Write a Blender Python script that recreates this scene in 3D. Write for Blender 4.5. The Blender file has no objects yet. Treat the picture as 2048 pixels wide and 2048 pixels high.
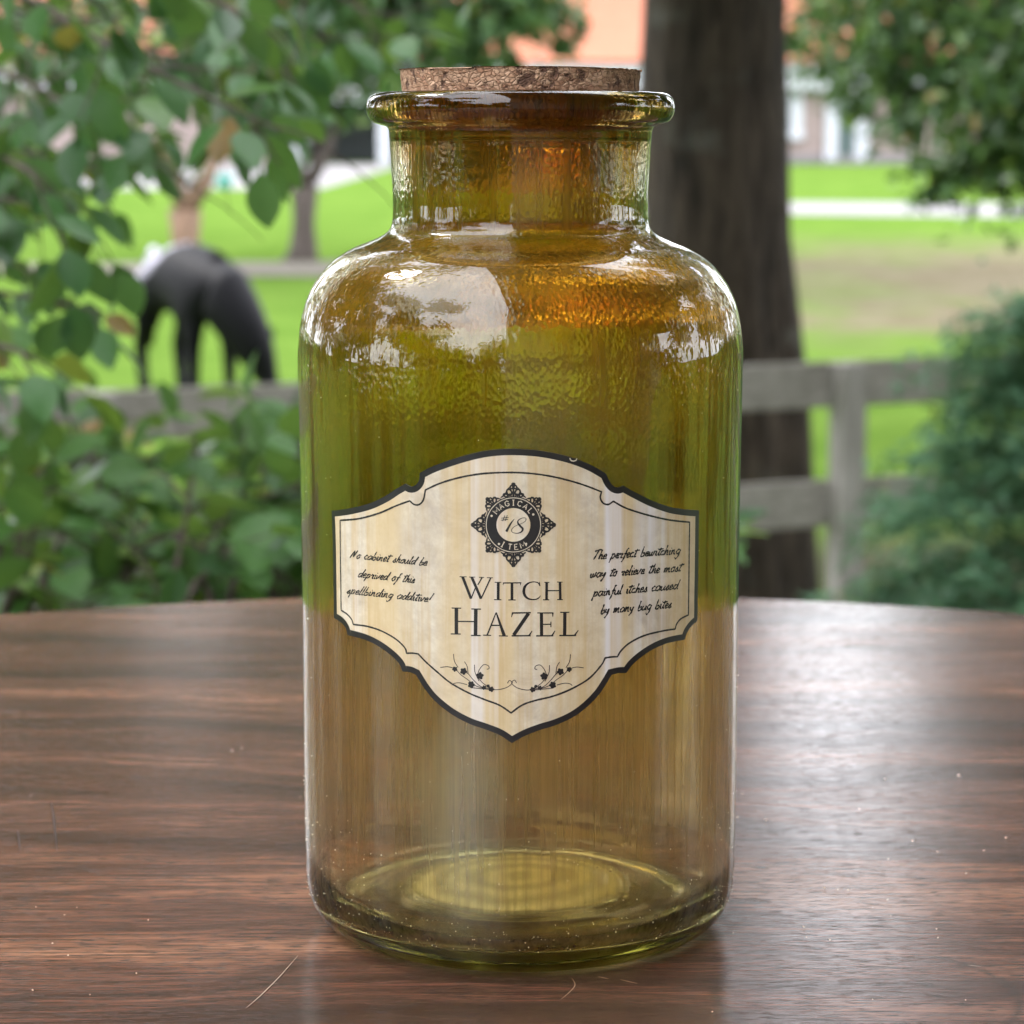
import bpy, bmesh, math, random
import numpy as np
from mathutils import Vector, Matrix, noise
R = math.radians
C = bpy.context.scene.collection
SC = bpy.context.scene
PI = math.pi
# ------------------------------------------------------------ camera
CAM = Vector((-0.0017, -0.517, 0.160)); PITCH = R(8.2); FPX = 5100.0   # focal length in pixels of a 2048 frame
cd = bpy.data.cameras.new('camera'); cam = bpy.data.objects.new('camera', cd); C.objects.link(cam)
cam.location = CAM; cam.rotation_euler = (R(90) - PITCH, R(0.0), 0)
cd.sensor_width = 36; cd.sensor_fit = 'HORIZONTAL'; cd.lens = 36 * FPX / 2048
cd.clip_start = 0.01; cd.clip_end = 600
cd.dof.use_dof = True; cd.dof.focus_distance = 0.487; cd.dof.aperture_fstop = 30
cd.dof.aperture_blades = 0
SC.camera = cam
# ------------------------------------------------------------ world
w = bpy.data.worlds.new('World'); SC.world = w; w.use_nodes = True
nt = w.node_tree; nt.nodes.clear()
wo = nt.nodes.new('ShaderNodeOutputWorld'); bg = nt.nodes.new('ShaderNodeBackground')
sky = nt.nodes.new('ShaderNodeTexSky'); sky.sky_type = 'NISHITA'; sky.sun_disc = False
SUN_EL, SUN_AZ = R(52), R(-62)          # azimuth from +Y towards +X
sky.sun_elevation = SUN_EL; sky.sun_rotation = SUN_AZ
tc = nt.nodes.new('ShaderNodeTexCoord'); nz = nt.nodes.new('ShaderNodeTexNoise')
nz.inputs['Scale'].default_value = 2.4; nz.inputs['Detail'].default_value = 5
nt.links.new(tc.outputs['Generated'], nz.inputs['Vector'])
cr = nt.nodes.new('ShaderNodeValToRGB'); cr.color_ramp.elements[0].position = .3; cr.color_ramp.elements[1].position = .7
cr.color_ramp.elements[0].color = (14, 14.4, 15.4, 1); cr.color_ramp.elements[1].color = (20, 20.2, 21, 1)
nt.links.new(nz.outputs['Fac'], cr.inputs['Fac'])
mx = nt.nodes.new('ShaderNodeMix'); mx.data_type = 'RGBA'; mx.inputs['Factor'].default_value = .88
nt.links.new(sky.outputs[0], mx.inputs['A']); nt.links.new(cr.outputs[0], mx.inputs['B'])
nt.links.new(mx.outputs['Result'], bg.inputs['Color']); bg.inputs['Strength'].default_value = 0.15
nt.links.new(bg.outputs[0], wo.inputs[0])
# ------------------------------------------------------------ sun
sl = bpy.data.lights.new('sun', 'SUN'); sl.energy = 1.5; sl.angle = R(14); sl.color = (1, .95, .87)
so = bpy.data.objects.new('sun', sl); C.objects.link(so)
sd = Vector((math.sin(SUN_AZ) * math.cos(SUN_EL), math.cos(SUN_AZ) * math.cos(SUN_EL), math.sin(SUN_EL)))
so.rotation_euler = (-sd).to_track_quat('-Z', 'Y').to_euler()
# ------------------------------------------------------------ exposure
SC.view_settings.view_transform = 'Standard'; SC.view_settings.look = 'None'
SC.view_settings.gamma = 1; SC.view_settings.use_curve_mapping = False
SC.view_settings.exposure = 1.4
SC.render.engine = 'CYCLES'
cy = SC.cycles
cy.use_denoising = True
cy.max_bounces = 18; cy.transmission_bounces = 14; cy.glossy_bounces = 6; cy.diffuse_bounces = 3
cy.transparent_max_bounces = 8; cy.caustics_reflective = True; cy.caustics_refractive = True
cy.sample_clamp_indirect = 8; cy.blur_glossy = 0.3

# ------------------------------------------------------------ helpers
def ray(px, py):
    """direction of the sight line through a pixel of the 2048 frame"""
    v = Vector(((px - 1024) / FPX, (1024 - py) / FPX, -1))
    return (cam.rotation_euler.to_matrix() @ v).normalized()
def at(px, py, D):
    """point of that sight line at horizontal distance D in front of the camera"""
    d = ray(px, py); return CAM + d * (D / d.y)
def on_z(px, py, z):
    d = ray(px, py); return CAM + d * ((z - CAM.z) / d.z)

def tag(o, label=None, cat=None, group=None, kind=None):
    if label: o['label'] = label
    if cat: o['category'] = cat
    if group: o['group'] = group
    if kind: o['kind'] = kind
    return o
def empty(name, loc=(0, 0, 0), **k):
    o = bpy.data.objects.new(name, None); o.location = loc; C.objects.link(o); o.empty_display_size = .05
    return tag(o, **k)
class MB:
    def __init__(s): s.v = []; s.f = []; s.m = []
    def add(s, v, f, mi=0):
        n = len(s.v); s.v += [tuple(p) for p in v]; s.f += [tuple(i + n for i in q) for q in f]; s.m += [mi] * len(f)
    def box(s, c, size, rot=None, mi=0, bev=0):
        x, y, z = [q / 2 for q in size]
        vs = [Vector((a * x, b * y, d * z)) for a in (-1, 1) for b in (-1, 1) for d in (-1, 1)]
        if rot: vs = [rot @ v for v in vs]
        vs = [v + Vector(c) for v in vs]
        s.add(vs, [(0, 1, 3, 2), (4, 6, 7, 5), (0, 4, 5, 1), (2, 3, 7, 6), (0, 2, 6, 4), (1, 5, 7, 3)], mi)
    def tube(s, pts, rad, n=8, mi=0, cap=True, wob=0):
        pts = [Vector(p) for p in pts]; rings = []
        for i, p in enumerate(pts):
            t = (pts[min(i + 1, len(pts) - 1)] - pts[max(i - 1, 0)]).normalized()
            a = t.orthogonal().normalized() if abs(t.z) > .9 else t.cross(Vector((0, 0, 1))).normalized()
            if abs(t.z) > .9: a = (Vector((1, 0, 0)) - t * t.x).normalized()
            b = t.cross(a); r = rad[i] if hasattr(rad, '__len__') else rad
            rings.append([p + (a * math.cos(2 * PI * k / n) + b * math.sin(2 * PI * k / n)) * r *
                          (1 + (wob * noise.noise(Vector((k * 1.7, i * .35, r * 9))) if wob else 0)) for k in range(n)])
        v = [q for r_ in rings for q in r_]; f = []
        for i in range(len(pts) - 1):
            for k in range(n):
                f.append((i * n + k, i * n + (k + 1) % n, (i + 1) * n + (k + 1) % n, (i + 1) * n + k))
        if cap: f.append(tuple(range(n))[::-1]); f.append(tuple((len(pts) - 1) * n + k for k in range(n)))
        s.add(v, f, mi)
    def lathe(s, prof, n=96, mi=0, close=False):
        v = []; f = []
        for (r, z) in prof:
            for k in range(n): v.append((r * math.cos(2 * PI * k / n), r * math.sin(2 * PI * k / n), z))
        L = len(prof)
        for i in range(L - 1):
            for k in range(n): f.append((i * n + k, i * n + (k + 1) % n, (i + 1) * n + (k + 1) % n, (i + 1) * n + k))
        s.add(v, f, mi)
    def build(s, name, mats, parent=None, smooth=True, link=True):
        me = bpy.data.meshes.new(name); me.from_pydata(s.v, [], s.f); me.update()
        for m in (mats if isinstance(mats, (list, tuple)) else [mats]): me.materials.append(m)
        if any(s.m): me.polygons.foreach_set('material_index', s.m)
        if smooth: me.polygons.foreach_set('use_smooth', [True] * len(me.polygons))
        o = bpy.data.objects.new(name, me)
        if link: C.objects.link(o)
        if parent: o.parent = parent
        return o
def catmull(P, sub=8):
    P = [np.array(p, float) for p in P]
    if len(P) < 3: 
        return [tuple(P[0] + (P[-1] - P[0]) * t / sub) for t in range(sub + 1)]
    Q = [2 * P[0] - P[1]] + P + [2 * P[-1] - P[-2]]; out = []
    for i in range(1, len(Q) - 2):
        for k in range(sub):
            t = k / sub; a, b, c, d = Q[i - 1:i + 3]
            out.append(tuple(.5 * (2 * b + (c - a) * t + (2 * a - 5 * b + 4 * c - d) * t * t + (3 * b - a - 3 * c + d) * t ** 3)))
    out.append(tuple(P[-1])); return out

# ---- materials
class NT:
    def __init__(s, name):
        s.m = bpy.data.materials.new(name); s.m.use_nodes = True; s.t = s.m.node_tree; s.t.nodes.clear()
        s.out = s.t.nodes.new('ShaderNodeOutputMaterial')
    def n(s, kind, **k):
        nd = s.t.nodes.new('ShaderNode' + kind)
        for a, b in k.items():
            if hasattr(nd, a): setattr(nd, a, b)
        return nd
    def l(s, a, b): s.t.links.new(a, b)
    def coord(s, scale=(1, 1, 1), which='Object', rot=(0, 0, 0), loc=(0, 0, 0)):
        c = s.n('TexCoord'); m = s.n('Mapping'); m.inputs['Scale'].default_value = scale
        m.inputs['Rotation'].default_value = rot; m.inputs['Location'].default_value = loc
        s.l(c.outputs[which], m.inputs['Vector']); return m.outputs[0]
    def noise(s, vec, scale=5, detail=4, rough=.55, dist=0):
        t = s.n('TexNoise'); t.inputs['Scale'].default_value = scale; t.inputs['Detail'].default_value = detail
        t.inputs['Roughness'].default_value = rough; t.inputs['Distortion'].default_value = dist
        s.l(vec, t.inputs['Vector']); return t.outputs['Fac']
    def ramp(s, fac, stops, interp='LINEAR'):
        r = s.n('ValToRGB'); e = r.color_ramp; e.interpolation = interp
        while len(e.elements) > 1: e.elements.remove(e.elements[-1])
        for i, (p, c) in enumerate(stops):
            el = e.elements[0] if i == 0 else e.elements.new(p)
            el.position = p; c = (c, c, c) if isinstance(c, (int, float)) else c; el.color = (*c, 1)
        s.l(fac, r.inputs['Fac']); return r.outputs['Color']
    def mix(s, fac, a, b, mode='MIX'):
        m = s.n('Mix', data_type='RGBA', blend_type=mode)
        for v, k in ((fac, 'Factor'), (a, 'A'), (b, 'B')):
            if isinstance(v, bpy.types.NodeSocket): s.l(v, m.inputs[k])
            elif isinstance(v, (int, float)): m.inputs[k].default_value = v if k == 'Factor' else (v, v, v, 1)
            else: m.inputs[k].default_value = (*v, 1)
        return m.outputs['Result']
    def math(s, op, a, b=0, c=None, clamp=False):
        m = s.n('Math', operation=op, use_clamp=clamp)
        for i, v in enumerate((a, b) if c is None else (a, b, c)):
            if isinstance(v, bpy.types.NodeSocket): s.l(v, m.inputs[i])
            else: m.inputs[i].default_value = v
        return m.outputs[0]
    def bump(s, h, dist=.001, strength=.5, normal=None):
        b = s.n('Bump'); b.inputs['Distance'].default_value = dist; b.inputs['Strength'].default_value = strength
        s.l(h, b.inputs['Height'])
        if normal: s.l(normal, b.inputs['Normal'])
        return b.outputs[0]
    def bsdf(s, color=None, rough=.5, normal=None, **k):
        p = s.n('BsdfPrincipled')
        for v, nm in ((color, 'Base Color'), (rough, 'Roughness')):
            if v is None: continue
            if isinstance(v, bpy.types.NodeSocket): s.l(v, p.inputs[nm])
            else: p.inputs[nm].default_value = (*v, 1) if nm == 'Base Color' else v
        if normal: s.l(normal, p.inputs['Normal'])
        for a, b in k.items():
            a = a.replace('_', ' ')
            if isinstance(b, bpy.types.NodeSocket): s.l(b, p.inputs[a])
            else: p.inputs[a].default_value = b
        return p.outputs[0]
    def mixsh(s, fac, a, b):
        m = s.n('MixShader')
        if isinstance(fac, bpy.types.NodeSocket): s.l(fac, m.inputs[0])
        else: m.inputs[0].default_value = fac
        s.l(a, m.inputs[1]); s.l(b, m.inputs[2]); return m.outputs[0]
    def done(s, sh): s.l(sh, s.out.inputs['Surface']); return s.m
def simple(name, c1, c2, scale=8, rough=.7, bump=.002, bstr=.4, stretch=(1, 1, 1), **k):
    t = NT(name); v = t.coord(stretch); n = t.noise(v, scale, 6)
    return t.done(t.bsdf(t.ramp(n, [(.3, c1), (.7, c2)]), rough, t.bump(n, bump, bstr), **k))

def leaf_mat(name, dark, light, yellow, transl=.3, rough=.42):
    t = NT(name); oi = t.n('ObjectInfo'); g = t.n('NewGeometry')
    v = t.coord((1, 1, 1), 'Object'); n = t.noise(v, 6, 3)
    rnd = t.math('FRACT', t.math('ADD', oi.outputs['Random'], g.outputs['Random Per Island']))
    base = t.ramp(rnd, [(0, dark), (.5, light), (.85, light), (.97, yellow), (1, (.30, .14, .04))])
    base = t.mix(t.math('MULTIPLY', n, .35), base, dark)
    p = t.bsdf(base, rough, Specular_IOR_Level=.38)
    tr = t.n('BsdfTranslucent'); t.l(t.mix(.5, base, yellow), tr.inputs['Color'])
    return t.done(t.mixsh(transl, p, tr.outputs[0]))
M = {}
M['leaf'] = leaf_mat('garden_leaf', (.020, .068, .026), (.068, .175, .048), (.22, .34, .04), .36, .36)
M['shrub'] = leaf_mat('shrub_leaf', (.020, .064, .020), (.085, .205, .050), (.26, .38, .05), .36, .40)
M['maple'] = leaf_mat('tree_leaf', (.020, .050, .014), (.050, .115, .034), (.13, .20, .04), .3, .5)
M['conifer'] = leaf_mat('conifer_leaf', (.040, .115, .055), (.100, .215, .120), (.20, .32, .12), .35, .5)
M['olive'] = leaf_mat('olive_leaf', (.06, .085, .03), (.11, .14, .055), (.16, .2, .07), .3, .5)
M['twig'] = simple('twig_bark', (.05, .035, .028), (.11, .085, .07), 60, .8)

# ------------------------------------------------------------ ground
def gz(y):                                  # lawn height: level near the deck, then a slow rise to the house
    D = y - CAM.y
    return -1.74 + max(0, D - 8) * .0165
t = NT('lawn'); v = t.coord()
n1 = t.noise(v, .22, 4, .6); n2 = t.noise(v, 30, 5, .7); n3 = t.noise(v, 1.3, 4, .6)
grass = t.ramp(n3, [(.3, (.060, .110, .018)), (.7, (.096, .155, .029))])
grass = t.mix(t.math('MULTIPLY', n2, .35), grass, (.032, .062, .010))
# worn, bare ground on the right under the big tree
sep = t.n('SeparateXYZ'); cc = t.n('TexCoord'); t.l(cc.outputs['Object'], sep.inputs[0])
def blob(cx, cyy, rx, ry, wob=.5):
    dx = t.math('DIVIDE', t.math('SUBTRACT', sep.outputs[0], cx), rx)
    dy = t.math('DIVIDE', t.math('SUBTRACT', sep.outputs[1], cyy), ry)
    d = t.math('SQRT', t.math('ADD', t.math('MULTIPLY', dx, dx), t.math('MULTIPLY', dy, dy)))
    d = t.math('ADD', d, t.math('MULTIPLY', t.math('SUBTRACT', t.noise(v, .9, 5, .65), .5), 2.2 * wob))
    return t.math('SUBTRACT', 1.35, d, clamp=True)
dirt = t.ramp(t.noise(v, 2.5, 5, .7), [(.3, (.085, .068, .045)), (.7, (.135, .115, .085))])
bl = t.math('ADD', blob(7.0, 29.5, 6.5, 8.0, .8), blob(4.6, 23.5, 2.2, 1.6, .7), clamp=True)
col = t.mix(t.math('MULTIPLY', bl, .95), grass, dirt)
col = t.mix(t.math('MULTIPLY', blob(2.6, 10.6, 2.6, 1.1, .3), .9), col, (.05, .045, .035))  # a darker brown-grey patch of ground behind the fence
M['lawn'] = t.done(t.bsdf(col, 1, t.bump(n2, .03, .6), Specular_IOR_Level=0))
mb = MB(); xs = np.linspace(-140, 140, 29); ys = [-60, -20, 0, 7.483] + list(np.linspace(12, 90, 14)) + [140, 260]
for y in ys:
    for x in xs: mb.v.append((x, y, gz(y) if y < 100 else gz(100)))
nx = len(xs)
for j in range(len(ys) - 1):
    for i in range(nx - 1): mb.f.append((j * nx + i, j * nx + i + 1, (j + 1) * nx + i + 1, (j + 1) * nx + i)); mb.m.append(0)
tag(mb.build('lawn', M['lawn']), 'bright green lawn with worn bare patches rising to the house', kind='structure')
def strip(name, pts_near, pts_far, mat, off, label=None):
    """sheet on the slope between two (x, D) lines, laid a few mm above it"""
    m = MB()
    for (x, D) in pts_near: m.v.append((x, D + CAM.y, gz(D + CAM.y) + off))
    for (x, D) in pts_far: m.v.append((x, D + CAM.y, gz(D + CAM.y) + off))
    k = len(pts_near)
    for i in range(k - 1): m.f.append((i, i + 1, k + i + 1, k + i)); m.m.append(0)
    return tag(m.build(name, mat), label, kind='structure')
M['gravel'] = simple('pale_gravel', (.11, .105, .11), (.155, .145, .15), 14, .9, .01)
M['mulch'] = simple('mulch', (.045, .038, .024), (.10, .082, .058), 9, .95, .03, .8)
strip('path', [(.5, 47.8), (2, 47.5), (10, 45.2), (20, 44)], [(.5, 53.2), (2, 53), (10, 51.5), (20, 49.5)], M['gravel'], .012, 'pale gravel path crossing the lawn')
strip('driveway', [(-22, 60), (-14, 60), (-4.5, 60.5)], [(-22, 84), (-14, 84), (-3.5, 84)], M['gravel'], .008, 'white driveway in front of the garage')
def patch(name, x, D, rx, ry, mat, off, label, seed=0):
    m = MB(); n = 40; y0 = D + CAM.y
    m.v.append((x, y0, gz(y0) + off + .02))
    for k in range(n):
        a = 2 * PI * k / n; q = 1 + .3 * noise.noise(Vector((math.cos(a) * 2, math.sin(a) * 2, seed)))
        yy = y0 + ry * q * math.sin(a); m.v.append((x + rx * q * math.cos(a), yy, gz(yy) + off))
    for k in range(n): m.f.append((0, 1 + k, 1 + (k + 1) % n)); m.m.append(0)
    tag(m.build(name, mat), label, kind='structure')
patch('mulch_bed', -3.0, 31.3, 4.2, 1.35, M['mulch'], .016, 'brown bare earth under the two small trees', 3)

# ------------------------------------------------------------ deck and table
M['deck'] = simple('deck_wood', (.20, .17, .15), (.30, .27, .24), 20, .8, stretch=(1, 9, 1))
mb = MB(); mb.box((0, -1.2, -.80), (5.0, 3.6, .06)); mb.box((0, .55, -1.28), (4.96, .06, .9)); mb.box((0, -1.2, -1.25), (4.6, 3.2, .84))
tag(mb.build('deck', M['deck'], smooth=False), 'grey wooden deck under the table', kind='structure')

t = NT('walnut'); v = t.coord((1, 1, 1))
wv = t.coord((2.2, 26, 1)); warp = t.noise(t.coord((3, 6, 1)), 2.0, 3)
vm = t.n('VectorMath', operation='ADD'); cb = t.n('CombineXYZ'); t.l(t.math('MULTIPLY', warp, 1.6), cb.inputs[1]); t.l(wv, vm.inputs[0]); t.l(cb.outputs[0], vm.inputs[1])
band = t.noise(vm.outputs[0], 1.7, 9, .70, .3)
fine = t.noise(t.coord((26, 760, 1)), 1.3, 6, .7)
pore = t.noise(t.coord((210, 2300, 1)), 1.0, 2, .5)
wood = t.ramp(band, [(.30, (.024, .011, .009)), (.42, (.080, .035, .024)), (.53, (.170, .073, .047)), (.66, (.36, .17, .10))])
wood = t.mix(t.ramp(fine, [(.38, .85), (.56, 0)]), wood, (.045, .019, .014))
wood = t.mix(t.ramp(pore, [(.36, .9), (.44, 0)]), wood, (.018, .009, .007))
# old glass ring: a faint dark stain
ring_c = on_z(1700, 1955, 0)
sp = t.n('SeparateXYZ'); c2 = t.n('TexCoord'); t.l(c2.outputs['Object'], sp.inputs[0])
RING = (0.0655, -0.0505 + .03, .0295)
dx = t.math('SUBTRACT', sp.outputs[0], RING[0]); dy = t.math('SUBTRACT', sp.outputs[1], RING[1])
rr = t.math('SQRT', t.math('ADD', t.math('MULTIPLY', dx, dx), t.math('MULTIPLY', dy, dy)))
rr = t.math('ADD', rr, t.math('MULTIPLY', t.noise(v, 60, 3), .0016))
rg = t.math('SUBTRACT', 1, t.math('DIVIDE', t.math('ABSOLUTE', t.math('SUBTRACT', rr, RING[2])), .0016), clamp=True)
rg = t.math('MULTIPLY', rg, t.ramp(t.noise(v, 22, 2), [(.42, 0), (.55, 1)]))
wood = t.mix(t.math('MULTIPLY', rg, .5), wood, (.03, .02, .018))
smudge = t.noise(t.coord((14, 22, 1)), 1, 5, .7)
ro = t.ramp(smudge, [(.3, .15), (.7, .25)])
spk = t.n('TexVoronoi'); spk.inputs['Scale'].default_value = 90; t.l(v, spk.inputs['Vector'])
M['wood'] = t.done(t.bsdf(wood, ro, t.bump(t.math('SUBTRACT', t.math('MULTIPLY', fine, .5), t.ramp(pore, [(.36, 1), (.44, 0)])), .00012, .7),
                          Specular_IOR_Level=.42))
TC = (0, -.03); TR = .42
table = empty('round_table', (TC[0], TC[1], -.77), label='round walnut brown table with a scratched glossy top under the bottle', cat='table')
mb = MB(); prof = [(TR - .05, -.028), (TR - .006, -.028), (TR - .001, -.025), (TR, -.02), (TR, -.006), (TR - .0015, -.002), (TR - .005, 0)]
mb.lathe(prof, 160); n0 = len(mb.v)
mb.add([(0, 0, 0)], []); mb.f += [(n0 - 160 + k, n0 - 160 + (k + 1) % 160, n0) for k in range(160)]; mb.m += [0] * 160
mb.v = [(x, y, z + .77) for (x, y, z) in mb.v]
mb.add([(0, 0, .742)], []); mb.f += [((k + 1) % 160, k, len(mb.v) - 1) for k in range(160)]; mb.m += [0] * 160
top = mb.build('table_top', M['wood'], table)
for p in top.data.polygons: p.use_smooth = False
mb = MB(); mb.lathe([(.0, .742), (.12, .742), (.12, .735), (.04, .72), (.03, .5), (.045, .3), (.035, .1), (.06, .06)], 32); mb.build('pedestal', M['wood'], table)
for k in range(3):
    a = 2 * PI * k / 3 + .5; mb = MB()
    mb.tube([(.03 * math.cos(a), .03 * math.sin(a), .12), (.16 * math.cos(a), .16 * math.sin(a), .09), (.3 * math.cos(a), .3 * math.sin(a), .018)], [.026, .022, .016], 10)
    mb.build('foot', M['wood'], table)
# scratches in the varnish: thin raised ribbons of torn lacquer
t = NT('scratch'); M['scratch'] = t.done(t.bsdf((.42, .30, .22), .6))
t = NT('dark_scratch'); M['dscratch'] = t.done(t.bsdf((.035, .022, .018), .6))
def scratch(pix, wd, mat):
    P = [on_z(a, b, .0002) for a, b in pix]; P = [Vector(p) for p in catmull([tuple(p) for p in P], 5)]
    m = MB(); n = len(P)
    for i, p in enumerate(P):
        d = (P[min(i + 1, n - 1)] - P[max(i - 1, 0)]); d.z = 0; d.normalize(); q = Vector((-d.y, d.x, 0)) * wd * (math.sin(PI * (i + .3) / (n - .4)) * .8 + .1)
        m.v += [tuple(p + q - table.location), tuple(p - q - table.location)]
    for i in range(n - 1): m.f.append((2 * i, 2 * i + 1, 2 * i + 3, 2 * i + 2)); m.m.append(0)
    m.build('scratch', mat, table)
scratch([(596, 1911), (560, 1952), (520, 1992), (492, 2016)], .00013, M['scratch'])
scratch([(540, 1969), (556, 1966)], .00008, M['scratch'])
scratch([(102, 1603), (108, 1640), (114, 1704)], .00022, M['dscratch'])
scratch([(36, 1660), (40, 1702)], .00015, M['dscratch'])
scratch([(1120, 2000), (1138, 1985), (1150, 1970), (1143, 1955)], .00006, M['scratch'])
scratch([(1196, 1953), (1218, 1958)], .00010, M['scratch'])
scratch([(1240, 1959), (1275, 1967)], .00009, M['scratch'])
scratch([(1690, 1925), (1790, 1933)], .00006, M['scratch'])
scratch([(1935, 1930), (1962, 1933)], .00008, M['scratch'])

# ------------------------------------------------------------ bottle
RB = .0448
outer = [(.0, .0042), (.012, .0040), (.0195, .0034), (.0208, .0024), (.0222, .0020), (.0236, .0024), (.0262, .0024), (.0320, .0017), (.0352, .0009), (.0376, .0002), (.0392, .0004),
         (.0410, .0014), (.0428, .0034), (.0440, .0062), (.04455, .0095), (RB - .0001, .014), (RB, .024), (RB, .05), (RB, .08), (RB + .0001, .105), (RB + .0002, .116),
         (.04480, .1205), (.04425, .1247), (.04310, .1290), (.04110, .1328), (.03810, .1363), (.03430, .1388), (.03070, .1403), (.02820, .1414), (.02655, .1426), (.02585, .1442), (.0257, .1465),
         (.0257, .150), (.0260, .156), (.0263, .1610), (.0266, .1630), (.0280, .1636), (.0294, .1641), (.0303, .1650), (.0308, .1662), (.0309, .1672), (.0307, .1683), (.0301, .1692), (.0291, .1698), (.0280, .1700),
         (.0262, .1700), (.0253, .1696)]
inner = [(.0247, .1686), (.0243, .1660), (.0242, .1630), (.0240, .1612), (.0236, .1606), (.0236, .159), (.0235, .152), (.0234, .146), (.0237, .1428), (.0252, .1404), (.0288, .1386), (.0330, .1370), (.0368, .1344), (.0396, .1310), (.0417, .1270),
         (.0428, .1230), (.0432, .118), (.0433, .105), (.0433, .08), (.0433, .05), (.0433, .024), (.0431, .014), (.0421, .0100), (.0405, .0072), (.0380, .0054), (.0340, .0048), (.0290, .0052), (.0250, .0062), (.0228, .0068), (.0210, .0067), (.0180, .0076), (.010, .0084), (.0, .0086)]
def smoothp(P, sub=5): return [(max(0, a), b) for a, b in catmull(P, sub)]
po = smoothp(outer); pi_ = smoothp(inner)
NS = 224
mb = MB(); mb.lathe(po + pi_, NS)
ni = len(po) * NS
for j in range(len(mb.v)):                     # hand made glass: the walls are a little uneven
    x, y, z = mb.v[j]; r = math.hypot(x, y)
    if r < 1e-6: continue
    a = noise.noise(Vector((x * 38, y * 38, z * 22))); b = noise.noise(Vector((x * 120 + 5, y * 120, z * 55)))
    k = (.00016 * a) if j < ni else (.00035 * a + .00005 * b)
    if z < .001 or (j < ni and z > .160): k *= .3
    q = (r + k) / r; mb.v[j] = (x * q, y * q, z + (k * .8 if r < .036 and z < .012 else 0))

t = NT('stained_glass'); v = t.coord(); sep = t.n('SeparateXYZ'); t.l(v, sep.inputs[0]); Z = sep.outputs[2]
zn = t.math('DIVIDE', Z, .17)
st1 = t.noise(t.coord((170, 170, 9)), 1, 6, .65); st2 = t.noise(t.coord((900, 900, 18)), 1, 4, .6)
bl1 = t.noise(t.coord((32, 32, 20)), 1, 4, .6, .6); bl2 = t.noise(t.coord((22, 22, 26), loc=(3, 1, 4)), 1, 4, .6, .4)
yel = t.ramp(zn, [(.06, (.96, .96, .82)), (.12, (.94, .88, .60)), (.24, (.86, .74, .34)), (.45, (.84, .68, .12)), (.62, (.94, .80, .05)), (.74, (.96, .78, .045)), (.84, (.86, .66, .05)), (.93, (.66, .50, .05)), (.97, (.36, .16, .02))])
amb = t.ramp(zn, [(.06, (.94, .86, .70)), (.12, (.88, .68, .42)), (.24, (.80, .54, .22)), (.45, (.60, .46, .07)), (.62, (.74, .56, .04)), (.76, (.92, .46, .03)), (.84, (.72, .38, .03)), (.93, (.48, .25, .02)), (.97, (.30, .11, .015))])
f1 = t.ramp(t.math('ADD', t.math('MULTIPLY', st1, .5), t.math('MULTIPLY', bl1, .5)), [(.38, 0), (.60, 1)])
colr = t.mix(f1, yel, amb)
wob3 = t.noise(t.coord((55, 55, 40)), 1, 5, .65)
def blob3(c, rad, soft=.5):
    vd_ = t.n('VectorMath', operation='SUBTRACT'); t.l(v, vd_.inputs[0]); vd_.inputs[1].default_value = c
    vs_ = t.n('VectorMath', operation='DIVIDE'); t.l(vd_.outputs[0], vs_.inputs[0]); vs_.inputs[1].default_value = rad
    ln = t.n('VectorMath', operation='LENGTH'); t.l(vs_.outputs[0], ln.inputs[0])
    d = t.math('ADD', ln.outputs['Value'], t.math('MULTIPLY', t.math('SUBTRACT', wob3, .5), 1.8))
    return t.math('DIVIDE', t.math('SUBTRACT', 1.2, d), soft, clamp=True)
for c, rad, col_, st_ in [((-.036, -.022, .124), (.012, .03, .012), (.40, .24, .03), .8), ((.004, -.034, .1375), (.022, .012, .0045), (.38, .19, .02), .85), ((.015, -.034, .126), (.018, .018, .009), (.88, .46, .03), .42), ((-.014, -.036, .128), (.014, .018, .006), (.50, .30, .03), .5), ((.030, -.026, .130), (.010, .018, .007), (.40, .24, .03), .6),
                          ((-.040, -.016, .078), (.010, .02, .034), (.66, .30, .07), .7), ((.038, -.020, .075), (.011, .02, .050), (.60, .36, .06), .7), ((.030, -.03, .098), (.012, .01, .012), (.60, .40, .03), .55),
                          ((-.034, -.026, .035), (.012, .02, .030), (.62, .36, .14), .6), ((.033, -.027, .033), (.012, .02, .030), (.60, .42, .16), .55), ((.010, -.04, .045), (.006, .02, .03), (.60, .42, .17), .4),
                          ((-.010, -.042, .035), (.006, .01, .028), (.66, .70, .42), .6), ((.003, -.02, .150), (.010, .02, .010), (.92, .58, .04), .6), ((-.019, -.012, .150), (.006, .02, .012), (.45, .42, .03), .7), ((.021, -.010, .150), (.006, .02, .012), (.50, .50, .03), .6)]:
    colr = t.mix(t.math('MULTIPLY', blob3(c, rad), st_), colr, col_)
colr = t.mix(t.ramp(st2, [(.42, 0), (.62, .55)]), colr, t.mix(.75, colr, (.22, .13, .02)))
colr = t.mix(t.math('MULTIPLY', t.ramp(bl2, [(.55, 0), (.72, 1)]), t.ramp(zn, [(.5, 0), (.62, 1)])), colr, t.mix(.5, colr, (.30, .14, .01)))
colr = t.mix(1, colr, t.ramp(zn, [(.35, (.98, .94, .80)), (.6, (.96, .74, .60))]), 'MULTIPLY')
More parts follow.
